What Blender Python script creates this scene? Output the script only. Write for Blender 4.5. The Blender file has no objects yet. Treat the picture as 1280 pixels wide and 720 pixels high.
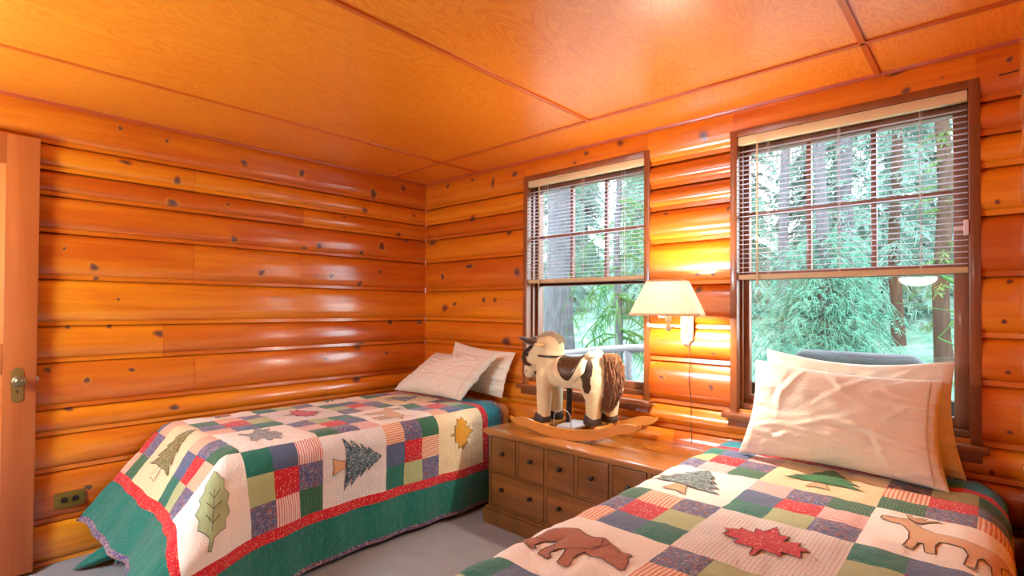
import bpy, bmesh, math, random
from mathutils import Vector, Matrix, noise
from mathutils.geometry import delaunay_2d_cdt
CAM = (653.3068, 3.4735, -2.7215, 1.2883, .7436, .0141, .0058, 15.0621)
FILL_L = 71.0  # strength of the added fill globe
LAMP_L = 1300.0
SKY_L = 11.0
EXPO = 0.0
R = random.Random(7)
scene = bpy.context.scene
C = scene.collection
PI = math.pi

# ------------------------------------------------------------------ helpers
def lin(c):
    def f(v):
        v /= 255.0
        return v / 12.92 if v <= 0.04045 else ((v + 0.055) / 1.055) ** 2.4
    return (f(c[0]), f(c[1]), f(c[2]), 1.0)

class MB:
    """collects vertices and faces of one mesh object"""
    def __init__(s):
        s.v = []; s.f = []; s.m = []; s.uv = []; s.at = {}
    def vert(s, p, uv=(0, 0), **at):
        s.v.append((p[0], p[1], p[2])); s.uv.append((uv[0], uv[1]))
        for k, x in at.items():
            s.at.setdefault(k, {})[len(s.v) - 1] = x
        return len(s.v) - 1
    def face(s, idx, m=0):
        s.f.append(tuple(idx)); s.m.append(m)
    def box(s, x0, x1, y0, y1, z0, z1, m=0):
        b = len(s.v)
        for z in (z0, z1):
            for x, y in ((x0, y0), (x1, y0), (x1, y1), (x0, y1)):
                s.vert((x, y, z), (x + z * .37, y + z))
        for q in ((3, 2, 1, 0), (4, 5, 6, 7), (0, 1, 5, 4), (1, 2, 6, 5), (2, 3, 7, 6), (3, 0, 4, 7)):
            s.face([b + i for i in q], m)
    def bevbox(s, x0, x1, y0, y1, z0, z1, r=.004, m=0):
        """box with chamfered edges"""
        bm = bmesh.new()
        bmesh.ops.create_cube(bm, size=1)
        for v in bm.verts:
            v.co = Vector(((x0 + x1) / 2 + v.co.x * (x1 - x0), (y0 + y1) / 2 + v.co.y * (y1 - y0), (z0 + z1) / 2 + v.co.z * (z1 - z0)))
        r = min(r, .45 * min(x1 - x0, y1 - y0, z1 - z0))
        bmesh.ops.bevel(bm, geom=bm.edges[:], offset=r, segments=2, affect='EDGES', profile=.6)
        s.addbm(bm, m)
    def addbm(s, bm, m=0, M=None):
        b = len(s.v)
        bm.verts.index_update()
        for v in bm.verts:
            p = M @ v.co if M else v.co
            s.vert(p, (p[0] + p[2] * .37, p[1] + p[2]))
        for f in bm.faces:
            s.face([b + v.index for v in f.verts], m)
        bm.free()
    def tube(s, pts, rad, n=8, m=0, cap=True, sq=1.0):
        pts = [Vector(p) for p in pts]
        if not isinstance(rad, (list, tuple)): rad = [rad] * len(pts)
        up = None; rings = []
        for i, p in enumerate(pts):
            a = pts[max(i - 1, 0)]; c = pts[min(i + 1, len(pts) - 1)]
            t = (c - a)
            if t.length < 1e-9: t = Vector((0, 0, 1))
            t.normalize()
            if up is None:
                up = Vector((0, 0, 1)) if abs(t.z) < .9 else Vector((1, 0, 0))
            up = up - t * up.dot(t)
            if up.length < 1e-6: up = t.orthogonal()
            up.normalize(); si = t.cross(up)
            ring = []
            for k in range(n):
                an = 2 * PI * k / n
                q = p + (up * math.cos(an) + si * math.sin(an) * sq) * rad[i]
                ring.append(s.vert(q, (k / n, i * .1)))
            rings.append(ring)
        for a, b in zip(rings, rings[1:]):
            for k in range(n):
                s.face((a[k], a[(k + 1) % n], b[(k + 1) % n], b[k]), m)
        if cap:
            s.face(rings[0][::-1], m); s.face(rings[-1], m)
    def lathe(s, prof, n=24, m=0, M=None):
        """prof = [(radius, height)...] about z"""
        M = M or Matrix()
        rings = []
        for r, h in prof:
            rings.append([s.vert(M @ Vector((max(r, 1e-5) * math.cos(2 * PI * k / n), max(r, 1e-5) * math.sin(2 * PI * k / n), h)), (k / n, h)) for k in range(n)])
        for a, b in zip(rings, rings[1:]):
            for k in range(n):
                s.face((a[k], a[(k + 1) % n], b[(k + 1) % n], b[k]), m)
        s.face(rings[0][::-1], m); s.face(rings[-1], m)
    def ell(s, c, r, rot=None, m=0, u=20, v=14):
        bm = bmesh.new()
        bmesh.ops.create_uvsphere(bm, u_segments=u, v_segments=v, radius=1)
        M = Matrix.Translation(c) @ (rot.to_4x4() if rot else Matrix()) @ Matrix.Diagonal((r[0], r[1], r[2], 1))
        s.addbm(bm, m, M)
    def prism(s, outline, d0, d1, fn, m=0, bev=0):
        """extrude a 2D outline; fn(a, b, d) -> 3D point"""
        a = [s.vert(fn(p[0], p[1], d0), p) for p in outline]
        b = [s.vert(fn(p[0], p[1], d1), p) for p in outline]
        n = len(outline)
        s.face(a[::-1], m); s.face(b, m)
        for k in range(n):
            s.face((a[k], a[(k + 1) % n], b[(k + 1) % n], b[k]), m)
    def build(s, name, mats, parent=None, smooth=True, fix=True, angle=40):
        me = bpy.data.meshes.new(name)
        me.from_pydata(s.v, [], s.f)
        if not isinstance(mats, (list, tuple)): mats = [mats]
        for x in mats: me.materials.append(x)
        me.polygons.foreach_set('material_index', s.m)
        uvl = me.uv_layers.new(name='UVMap')
        li = [0] * len(me.loops); me.loops.foreach_get('vertex_index', li)
        flat = []
        for i in li: flat += s.uv[i]
        uvl.data.foreach_set('uv', flat)
        for k, d in s.at.items():
            a = me.attributes.new(k, 'FLOAT', 'POINT')
            arr = [0.0] * len(s.v)
            for i, x in d.items(): arr[i] = x
            a.data.foreach_set('value', arr)
        if fix:
            bm = bmesh.new(); bm.from_mesh(me)
            bmesh.ops.recalc_face_normals(bm, faces=bm.faces)
            bm.to_mesh(me); bm.free()
        if smooth:
            me.polygons.foreach_set('use_smooth', [True] * len(me.polygons))
            me.set_sharp_from_angle(angle=math.radians(angle))
        me.update()
        o = bpy.data.objects.new(name, me); C.objects.link(o)
        if parent: o.parent = parent
        return o

def tag(o, label=None, cat=None, group=None, kind=None):
    if label: o['label'] = label
    if cat: o['category'] = cat
    if group: o['group'] = group
    if kind: o['kind'] = kind
    return o
def thing(name, label, cat, loc=(0, 0, 0), rz=0, group=None):
    o = bpy.data.objects.new(name, None); C.objects.link(o)
    o.location = loc; o.rotation_euler = (0, 0, rz); o.empty_display_size = .1
    return tag(o, label, cat, group)
def sm(x):
    x = max(0.0, min(1.0, x)); return x * x * (3 - 2 * x)

# ------------------------------------------------------------------ materials
class NT:
    def __init__(s, name):
        s.mat = bpy.data.materials.new(name); s.mat.use_nodes = True
        s.t = s.mat.node_tree; s.n = s.t.nodes; s.n.clear()
        s.out = s.n.new('ShaderNodeOutputMaterial')
        s.p = s.n.new('ShaderNodeBsdfPrincipled')
        s.l(s.p.outputs[0], s.out.inputs[0])
    def l(s, a, b): s.t.links.new(a, b)
    def new(s, k, **kw):
        n = s.n.new(k)
        for a, b in kw.items(): setattr(n, a, b)
        return n
    def val(s, sock, x):
        if hasattr(x, 'is_linked') or hasattr(x, 'links'): s.l(x, sock)
        else: sock.default_value = x
    def math(s, op, a, b=0.0, cl=False):
        n = s.new('ShaderNodeMath', operation=op, use_clamp=cl)
        s.val(n.inputs[0], a); s.val(n.inputs[1], b); return n.outputs[0]
    def mix(s, f, a, b, bt='MIX'):
        n = s.new('ShaderNodeMix', data_type='RGBA', blend_type=bt)
        s.val(n.inputs[0], f); s.val(n.inputs[6], a); s.val(n.inputs[7], b); return n.outputs[2]
    def coord(s, kind='Object'):
        if kind == 'UV':
            n = s.new('ShaderNodeUVMap', uv_map='UVMap'); return n.outputs[0]
        return s.new('ShaderNodeTexCoord').outputs[kind]
    def mapping(s, vec, scale=(1, 1, 1), loc=(0, 0, 0), rot=(0, 0, 0)):
        n = s.new('ShaderNodeMapping'); s.l(vec, n.inputs[0])
        n.inputs['Scale'].default_value = scale; n.inputs['Location'].default_value = loc; n.inputs['Rotation'].default_value = rot
        return n.outputs[0]
    def noise(s, vec, scale=5, detail=4, rough=.55, dist=0, col=False):
        n = s.new('ShaderNodeTexNoise'); s.l(vec, n.inputs['Vector'])
        n.inputs['Scale'].default_value = scale; n.inputs['Detail'].default_value = detail
        n.inputs['Roughness'].default_value = rough; n.inputs['Distortion'].default_value = dist
        return n.outputs['Color' if col else 'Fac']
    def voro(s, vec, scale=5, out='Distance', rnd=1):
        n = s.new('ShaderNodeTexVoronoi'); s.l(vec, n.inputs['Vector'])
        n.inputs['Scale'].default_value = scale; n.inputs['Randomness'].default_value = rnd
        return n.outputs[out]
    def ramp(s, f, stops, interp='LINEAR'):
        n = s.new('ShaderNodeValToRGB'); s.l(f, n.inputs[0]); r = n.color_ramp; r.interpolation = interp
        while len(r.elements) < len(stops): r.elements.new(.5)
        for e, (p, c) in zip(r.elements, stops):
            e.position = p; e.color = c if len(c) == 4 else (*c, 1)
        return n.outputs[0]
    def attr(s, name):
        n = s.new('ShaderNodeAttribute', attribute_name=name); return n.outputs['Fac']
    def bump(s, h, st=.3, dist=.01):
        n = s.new('ShaderNodeBump'); n.inputs['Strength'].default_value = st; n.inputs['Distance'].default_value = dist
        s.l(h, n.inputs['Height']); s.l(n.outputs[0], s.p.inputs['Normal'])
    def sep(s, v):
        n = s.new('ShaderNodeSeparateXYZ'); s.l(v, n.inputs[0]); return n.outputs
    def set(s, base=None, rough=.5, metal=0, coat=0, coatr=.1, spec=.5, sheen=0, emit=None, estr=0, trans=0):
        p = s.p.inputs
        if base is not None: s.val(p['Base Color'], base)
        s.val(p['Roughness'], rough); p['Metallic'].default_value = metal
        p['Coat Weight'].default_value = coat; p['Coat Roughness'].default_value = coatr
        p['Specular IOR Level'].default_value = spec; p['Sheen Weight'].default_value = sheen
        p['Transmission Weight'].default_value = trans
        if emit is not None:
            s.val(p['Emission Color'], emit); p['Emission Strength'].default_value = estr
        return s.mat

def plain(name, c, rough=.5, metal=0, coat=0, spec=.5, var=.12, vs=6, sheen=0, bump=0, bs=200):
    t = NT(name); co = t.coord()
    n = t.noise(co, vs, 3)
    c = lin(c) if max(c[:3]) > 1 else c
    base = t.mix(n, tuple(x * (1 - var) for x in c[:3]) + (1,), tuple(min(1, x * (1 + var)) for x in c[:3]) + (1,))
    m = t.set(base, rough, metal, coat, spec=spec, sheen=sheen)
    if bump: t.bump(t.noise(co, bs, 2), bump, .002)
    return m

def log_mat(name, dark, lit, rough=.42, coat=1.0):
    t = NT(name); uv = t.coord('UV')
    tint = t.attr('tint'); knot = t.attr('knot')
    g1 = t.noise(t.mapping(uv, (1.2, 26, 1)), 1, 6, .6, .6)
    g2 = t.noise(t.mapping(uv, (.9, 5, 1)), 1, 3, .5, 1.2)
    fine = t.noise(t.mapping(uv, (6, 170, 1)), 1, 3, .6)
    f = t.math('ADD', t.math('MULTIPLY', g1, .55), t.math('MULTIPLY', g2, .5))
    f = t.math('ADD', t.math('MULTIPLY', t.math('SUBTRACT', f, .52), 2.2), .5, True)
    base = t.mix(f, dark, lit)
    base = t.mix(t.math('MULTIPLY', fine, .22), base, tuple(x * .45 for x in dark[:3]) + (1,))
    hs = t.new('ShaderNodeHueSaturation'); t.l(base, hs.inputs['Color'])
    t.l(t.math('ADD', t.math('MULTIPLY', tint, .36), .80), hs.inputs['Value'])
    t.l(t.math('ADD', t.math('MULTIPLY', tint, .022), .489), hs.inputs['Hue'])
    base = hs.outputs[0]
    ring = t.ramp(knot, [(0, (0, 0, 0)), (.25, (.35,) * 3), (.5, (.75,) * 3), (.62, (1, 1, 1))])
    kn = t.noise(t.mapping(uv, (60, 60, 1)), 1, 3)
    kc = t.mix(kn, lin((70, 28, 22)), lin((112, 70, 66)))
    base = t.mix(ring, base, kc)
    m = t.set(base, t.math('ADD', t.math('MULTIPLY', g1, .14), rough - .07), coat=coat, coatr=.15, spec=.3); t.p.inputs['Coat IOR'].default_value = 1.75
    t.bump(t.math('ADD', g2, t.math('MULTIPLY', fine, .15)), .12, .006)
    return m

def wood(name, dark, lit, along=0, sc=1.0, rough=.3, coat=.4, wob=.6, coords='Object', spec=.5):
    """stained wood, grain running along object axis 'along'"""
    t = NT(name); co = t.coord(coords)
    s1 = [9 * sc] * 3; s1[along] = .9 * sc
    s2 = [70 * sc] * 3; s2[along] = 3 * sc
    g = t.noise(t.mapping(co, s1), 1, 5, .6, wob); f = t.noise(t.mapping(co, s2), 1, 3, .6)
    k = t.math('ADD', t.math('MULTIPLY', t.math('SUBTRACT', g, .5), 2.0), .5, True)
    base = t.mix(k, lin(dark), lin(lit))
    base = t.mix(t.math('MULTIPLY', f, .35), base, tuple(x * .5 for x in lin(dark)[:3]) + (1,))
    m = t.set(base, rough, coat=coat, coatr=.12, spec=spec)
    t.bump(f, .08, .002)
    return m

LOGM = log_mat('varnished_log', lin((190, 80, 6)), lin((236, 142, 20)))
LOGB = plain('log_gap', (70, 26, 8), .8)
# plywood ceiling
def ceil_mat():
    t = NT('ceiling_plywood'); co = t.coord()
    w = t.noise(t.mapping(co, (2.2, .55, 1)), 2.6, 4, .55, 1.2)
    band = t.math('SINE', t.math('MULTIPLY', w, 130))
    f = t.math('ADD', t.math('MULTIPLY', band, .28), t.math('MULTIPLY', t.noise(co, 1.3, 2), .7), True)
    fine = t.noise(t.mapping(co, (160, 9, 9)), 1, 3)
    base = t.mix(f, lin((222, 118, 20)), lin((242, 156, 44)))
    base = t.mix(t.math('MULTIPLY', fine, .2), base, lin((200, 106, 28)))
    m = t.set(base, t.math('ADD', t.math('MULTIPLY', w, .1), .27), coat=.7, coatr=.27); t.p.inputs['Coat IOR'].default_value = 1.8
    return m
CEILM = ceil_mat()
TRIMM = wood('stained_trim', (176, 78, 24), (206, 104, 40), 0, .6, .35)
CASE = wood('window_casing', (112, 56, 24), (158, 90, 44), 2, .8, .32)
SASH = wood('window_sash', (124, 68, 46), (168, 108, 78), 2, .8, .36)
DOORM = wood('door_wood', (150, 66, 22), (190, 106, 52), 2, .7, .3)
DOORP = wood('door_panel_wood', (196, 102, 44), (222, 142, 76), 2, 1.2, .3)
DRESS = wood('dresser_wood', (98, 56, 20), (146, 92, 40), 2, .55, .34)
DRESSF = wood('drawer_wood', (98, 54, 16), (160, 102, 46), 0, .7, .3, wob=1.4)
DRTOP = wood('dresser_top_wood', (146, 86, 30), (192, 128, 58), 0, .6, .26, .8)
ROCK = wood('rocker_wood', (196, 124, 44), (232, 160, 72), 0, .6, .32)
BRASS = plain('aged_brass', (168, 136, 74), .36, .85, var=.2)
OUTB = plain('outlet_brass', (128, 104, 44), .45, .6, var=.2)
DKBR = plain('dark_bronze', (52, 40, 34), .35, .4)
BLACK = plain('black_slot', (18, 15, 14), .6)
LAMPB = plain('lamp_antique_brass', (190, 176, 140), .38, .45, var=.1)
BLIND = plain('blind_cream', (214, 192, 150), .42, var=.04)
def slat_mat():
    t = NT('blind_slat_white'); t.set(lin((244, 241, 246)), .45)
    tl = t.new('ShaderNodeBsdfTranslucent'); tl.inputs[0].default_value = (.86, .84, .92, 1); mx = t.new('ShaderNodeMixShader'); mx.inputs[0].default_value = .55
    t.l(t.p.outputs[0], mx.inputs[1]); t.l(tl.outputs[0], mx.inputs[2]); t.l(mx.outputs[0], t.out.inputs[0]); return t.mat
SLATM = slat_mat()
CORDM = plain('blind_cord', (225, 220, 215), .8)
WIREM = plain('lamp_cord', (84, 52, 30), .6)
STEEL = plain('steel_wire', (200, 200, 205), .3, .9)
PLAST = plain('white_plastic', (225, 226, 232), .4, var=.03)
def carpet():
    t = NT('grey_carpet'); co = t.coord()
    a = t.noise(co, 9, 4); b = t.noise(co, 420, 2)
    base = t.mix(t.math('MULTIPLY', t.math('ADD', a, b), .5), lin((104, 104, 108)), lin((160, 160, 166)))
    m = t.set(base, .95, spec=.1, sheen=.2); t.bump(b, .6, .004); return m
CARPET = carpet()

# ------------------------------------------------------------------ room shell
H = 2.3
ZL = [2.30, 2.089, 1.958, 1.832, 1.648, 1.415, 1.182, 1.0, .768, .637, .456, .209, 0.0]
def prof(h):
    """log face: (distance below the top, depth) pairs; the last strip is the bevel at its foot"""
    st = .022; hh = h - st; D = .044; k = max(0.0, min(1.0, (h - .13) / .10))
    rnd = [(0, .06), (.03, .26), (.08, .44), (.15, .60), (.24, .74), (.35, .87), (.48, .96), (.62, 1), (.74, .98), (.84, .91), (.92, .79), (.97, .66), (1, .50)]
    flt = [(0, .10), (.02, .36), (.06, .56), (.13, .74), (.22, .865), (.34, .945), (.48, .99), (.62, 1), (.74, .985), (.84, .925), (.92, .80), (.97, .64), (1, .48)]
    base = [(a + (c - a) * k, b + (d - b) * k) for (a, b), (c, d) in zip(rnd, flt)]
    return [(a * hh, b * D) for a, b in base] + [(hh + .0005, .56 * D), (h - .0012, .60 * D), (h, .10 * D)]
def depth_at(z):
    for a, b in zip(ZL, ZL[1:]):
        if b <= z <= a:
            p = prof(a - b); d = a - z
            for (x0, d0), (x1, d1) in zip(p, p[1:]):
                if x0 <= d <= x1: return d0 + (d1 - d0) * (d - x0) / max(x1 - x0, 1e-6)
    return 0
def log_wall(name, fn, a0, a1, holes=(), joints={}, knots=(), thick=.14, caps=False):
    """fn(a, d, z): a along the wall, d into the room. Logs are the wall's own surface."""
    mb = MB(); rr = random.Random(hash(name) % 1000 if False else sum(map(ord, name)))
    for li, (zt, zb) in enumerate(zip(ZL, ZL[1:])):
        iv = [(a0, a1)]; part = []
        for (h0, h1, hz0, hz1) in holes:
            if zt > hz0 and zb < hz1:
                if zt > hz1: part.append((h0, h1, 0, zt - hz1))
                if zb < hz0: part.append((h0, h1, zt - hz0, zt - zb))
                nv = []
                for (p, q) in iv:
                    if h0 > p: nv.append((p, min(q, h0)))
                    if h1 < q: nv.append((max(p, h1), q))
                iv = [x for x in nv if x[1] - x[0] > .005]
        cuts = sorted(joints.get(li, []))
        for (p, q, d0, d1) in part:
            pr = prof(zt - zb); ip = lambda x: next((A[1] + (B[1] - A[1]) * (x - A[0]) / max(B[0] - A[0], 1e-9) for A, B in zip(pr, pr[1:]) if A[0] <= x <= B[0]), 0)
            pp = [(d0, ip(d0))] + [t_ for t_ in pr if d0 < t_[0] < d1] + [(d1, ip(d1))]; ti = .5; ou = li * 3.7
            A = [mb.vert(fn(p, d, zt - dz), (p + ou, dz + ou), tint=ti, knot=0) for dz, d in pp]; B = [mb.vert(fn(q, d, zt - dz), (q + ou, dz + ou), tint=ti, knot=0) for dz, d in pp]
            for k in range(len(pp) - 1): mb.face((A[k], B[k], B[k + 1], A[k + 1]), 0)
        for (p, q) in iv:
            seg = [p] + [c for c in cuts if p + .05 < c < q - .05] + [q]
            for s0, s1 in zip(seg, seg[1:]):
                g0 = .0008 if s0 != p else 0; g1 = .0008 if s1 != q else 0
                ti = rr.random(); ou, ov = rr.random() * 40, rr.random() * 40
                pr = prof(zt - zb); A = []; B = []
                for (dz, d) in pr:
                    A.append(mb.vert(fn(s0 + g0, d, zt - dz), (s0 + ou, dz + ov), tint=ti, knot=0))
                    B.append(mb.vert(fn(s1 - g1, d, zt - dz), (s1 + ou, dz + ov), tint=ti, knot=0))
                for k in range(len(pr) - 1): mb.face((A[k], B[k], B[k + 1], A[k + 1]), 0)
                if caps:
                    mb.face(A + [mb.vert(fn(s0 + g0, -.01, zb)), mb.vert(fn(s0 + g0, -.01, zt))], 0)
                    mb.face(B + [mb.vert(fn(s1 - g1, -.01, zb)), mb.vert(fn(s1 - g1, -.01, zt))], 0)
    for (a, z, ra, rz) in knots:
        ou, ov = rr.random() * 40, rr.random() * 40; rings = []; ti = rr.random() * .5 + .3
        ph = rr.random() * 6
        for j in range(6):
            f = j / 5; ring = []
            for k in range(16):
                an = 2 * PI * k / 16; wob = 1 + .16 * math.sin(2 * an + ph) + .1 * math.sin(3 * an + ph * 2)
                aa = a + math.cos(an) * ra * f * wob; zz = z + math.sin(an) * rz * f * wob
                ring.append(mb.vert(fn(aa, depth_at(zz) + .0012, zz), (aa + ou, zz + ov), tint=ti, knot=1 - f))
            rings.append(ring)
        for A, B in zip(rings, rings[1:]):
            for k in range(16): mb.face((A[k], A[(k + 1) % 16], B[(k + 1) % 16], B[k]), 0)
    # the solid timber behind the faces, with the openings left out
    xs = sorted({a0, a1} | {h[0] for h in holes} | {h[1] for h in holes}); zs = sorted({0, H} | {h[2] for h in holes} | {h[3] for h in holes})
    for x0, x1 in zip(xs, xs[1:]):
        for z0, z1 in zip(zs, zs[1:]):
            if any(h[0] - 1e-6 <= x0 and x1 <= h[1] + 1e-6 and h[2] - 1e-6 <= z0 and z1 <= h[3] + 1e-6 for h in holes): continue
            b = len(mb.v)
            for d in (-.004, -thick):
                for (aa, zz) in ((x0, z0), (x1, z0), (x1, z1), (x0, z1)): mb.vert(fn(aa, d, zz), (aa, zz), tint=.3, knot=0)
            for q in ((0, 1, 2, 3), (7, 6, 5, 4), (0, 4, 5, 1), (1, 5, 6, 2), (2, 6, 7, 3), (3, 7, 4, 0)): mb.face([b + i for i in q], 1)
    o = mb.build(name, [LOGM, LOGB], fix=False, angle=35)
    o['kind'] = 'structure'
    return o

def Lfn(a, d, z): return (d, -a, z)          # left wall: a = distance from the corner
def Bfn(a, d, z): return (a, -d, z)          # window wall
W1 = (1.125, 2.045, .79, 2.17); W2 = (2.513, 3.430, .79, 2.17)
KNOT_L = [(2.067, 2.059, 0.032, 0.017), (1.826, 2.004, 0.032, 0.028), (1.848, 1.872, 0.044, 0.027), (2.315, 1.571, 0.012, 0.012), (2.196, 1.485, 0.03, 0.025), (1.88, 2.217, 0.016, 0.014), (2.094, 2.235, 0.017, 0.017), (1.467, 2.18, 0.029, 0.03), (1.097, 2.186, 0.034, 0.038), (0.538, 2.136, 0.042, 0.054), (0.27, 2.225, 0.038, 0.032), (0.612, 2.005, 0.027, 0.024), (1.517, 1.699, 0.033, 0.025), (0.966, 1.704, 0.035, 0.028), (0.635, 1.686, 0.027, 0.03), (0.464, 1.749, 0.043, 0.043), (1.352, 1.5, 0.03, 0.031), (0.874, 1.503, 0.03, 0.028), (0.476, 1.553, 0.021, 0.018), (1.556, 1.906, 0.018, 0.015), (0.167, 2.022, 0.016, 0.013), (1.904, 1.13, 0.031, 0.027), (2.092, 1.32, 0.01, 0.013), (2.294, 1.175, 0.016, 0.012), (2.125, 1.175, 0.017, 0.013), (2.37, 0.967, 0.021, 0.024), (2.217, 0.901, 0.026, 0.021), (2.027, 0.939, 0.022, 0.017), (2.285, 0.762, 0.025, 0.016), (1.825, 0.708, 0.032, 0.027), (2.203, 0.351, 0.026, 0.021), (0.646, 1.455, 0.027, 0.03), (0.371, 1.167, 0.037, 0.025), (0.094, 1.162, 0.041, 0.026), (0.647, 1.0, 0.053, 0.035), (0.412, 0.933, 0.022, 0.018), (0.658, 0.754, 0.046, 0.029), (0.904, 0.923, 0.024, 0.017), (2.185, 1.427, 0.017, 0.017), (0.227, 1.815, 0.023, 0.019), (0.304, 1.858, 0.023, 0.019), (0.774, 1.935, 0.019, 0.012), (1.069, 1.684, 0.023, 0.016)]
KNOT_B = [(0.312, 2.243, 0.029, 0.025), (0.598, 2.247, 0.026, 0.018), (0.818, 2.194, 0.024, 0.052), (1.029, 2.217, 0.037, 0.034), (0.583, 1.953, 0.044, 0.03), (0.964, 1.815, 0.038, 0.023), (0.262, 1.529, 0.039, 0.032), (0.569, 1.597, 0.053, 0.03), (1.057, 1.534, 0.037, 0.05), (0.955, 1.047, 0.069, 0.039), (0.118, 1.815, 0.071, 0.033), (1.863, 2.261, 0.032, 0.024), (1.625, 2.246, 0.03, 0.02), (2.366, 2.19, 0.03, 0.038), (1.541, 2.202, 0.018, 0.015), (2.49, 1.795, 0.016, 0.02), (2.147, 1.811, 0.023, 0.013), (2.332, 1.468, 0.017, 0.013), (2.337, 1.388, 0.026, 0.029), (2.13, 0.91, 0.024, 0.018), (2.405, 0.883, 0.021, 0.025), (2.417, 1.057, 0.016, 0.012), (2.413, 1.465, 0.012, 0.012), (3.215, 2.192, 0.024, 0.017), (3.525, 2.224, 0.017, 0.015), (3.18, 2.279, 0.038, 0.013), (3.33, 2.214, 0.007, 0.006), (3.489, 1.696, 0.011, 0.009), (3.505, 1.246, 0.011, 0.009), (3.521, 1.396, 0.011, 0.012), (0.842, 1.341, 0.024, 0.023), (0.408, 1.312, 0.028, 0.019), (0.727, 1.342, 0.025, 0.024), (0.294, 1.281, 0.039, 0.038), (3.514, 1.058, 0.011, 0.012), (3.518, 0.836, 0.011, 0.012), (3.468, 0.677, 0.011, 0.012)]
# knots measured a little generously: shrink them to the dark eye and its ring
KNOT_L = [(a, z, ra * 1.0, rz * 1.0) for a, z, ra, rz in KNOT_L]
KNOT_B = [(a, z, ra * 1.0, rz * 1.0) for a, z, ra, rz in KNOT_B]
log_wall('wall_left', Lfn, 0.0, 4.25, joints={1: [1.737], 2: [1.078, 2.9], 3: [3.1], 4: [1.735, 1.09], 6: [1.881], 7: [1.723], 8: [.9], 9: [2.7]}, knots=KNOT_L)
log_wall('wall_window', Bfn, 0.0, 3.59, holes=[(W1[0], W1[1], W1[2], W1[3]), (W2[0], W2[1], W2[2], W2[3])], joints={10: [1.4], 9: [2.2]}, knots=KNOT_B)
log_wall('wall_right', lambda a, d, z: (3.592 - d, -a, z), 0.0, 1.0)
log_wall('wall_alcove', lambda a, d, z: (a, -1.12 - d, z), 3.6, 4.85, thick=.1)
log_wall('wall_side', lambda a, d, z: (4.85 - d, -a, z), 1.12, 4.25)
log_wall('wall_back', lambda a, d, z: (a, -4.25 + d, z), 0.0, 4.85, joints={3: [1.6], 5: [2.4], 8: [1.2]})
mb = MB(); mb.box(-.14, 4.99, -4.39, .14, -.06, 0); tag(mb.build('floor', CARPET, smooth=False), kind='structure')
mb = MB(); mb.box(-.14, 4.99, -4.39, .14, H, H + .06); tag(mb.build('ceiling', CEILM, smooth=False), kind='structure')

def trim(name, x0, x1, y0, y1, z0, z1, m=TRIMM, r=.003):
    mb = MB(); mb.bevbox(x0, x1, y0, y1, z0, z1, r); return tag(mb.build(name, m), kind='structure')
TRIMY = wood('stained_trim_lengthwise', (190, 86, 24), (222, 118, 44), 1, .6, .33)

for i, (x0, x1, y0, y1) in enumerate([(.63, .651, -4.2, -.02), (1.866, 1.888, -4.2, -.392), (3.105, 3.127, -4.2, -.02), (.02, 3.56, -.392, -.370)]):
    trim('trim_%d' % (i + 1), x0, x1, y0, y1, H - .009, H + .01, TRIMM if i == 3 else TRIMY)
def crown(name, fn, a0, a1):
    mb = MB(); pr = [(0, H - .034), (.008, H - .034), (.02, H - .026), (.028, H - .014), (.03, H), (0, H)]
    A = [mb.vert(fn(a0, d, z)) for d, z in pr]; B = [mb.vert(fn(a1, d, z)) for d, z in pr]
    for k in range(len(pr)): mb.face((A[k], A[(k + 1) % 6], B[(k + 1) % 6], B[k]))
    mb.face(A); mb.face(B[::-1])
    return tag(mb.build(name, TRIMR), kind='structure')
TRIMR = plain('red_brown_crown', (172, 72, 34), .35, coat=.3, var=.15, vs=3)
crown('trim_5', Lfn, .0, 4.2); crown('trim_6', Bfn, .0, 3.56)
mb = MB(); mb.tube([(.020, -.020, .4), (.020, -.020, H - .03)], .017, 10); tag(mb.build('trim_7', TRIMM), kind='structure')

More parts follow.
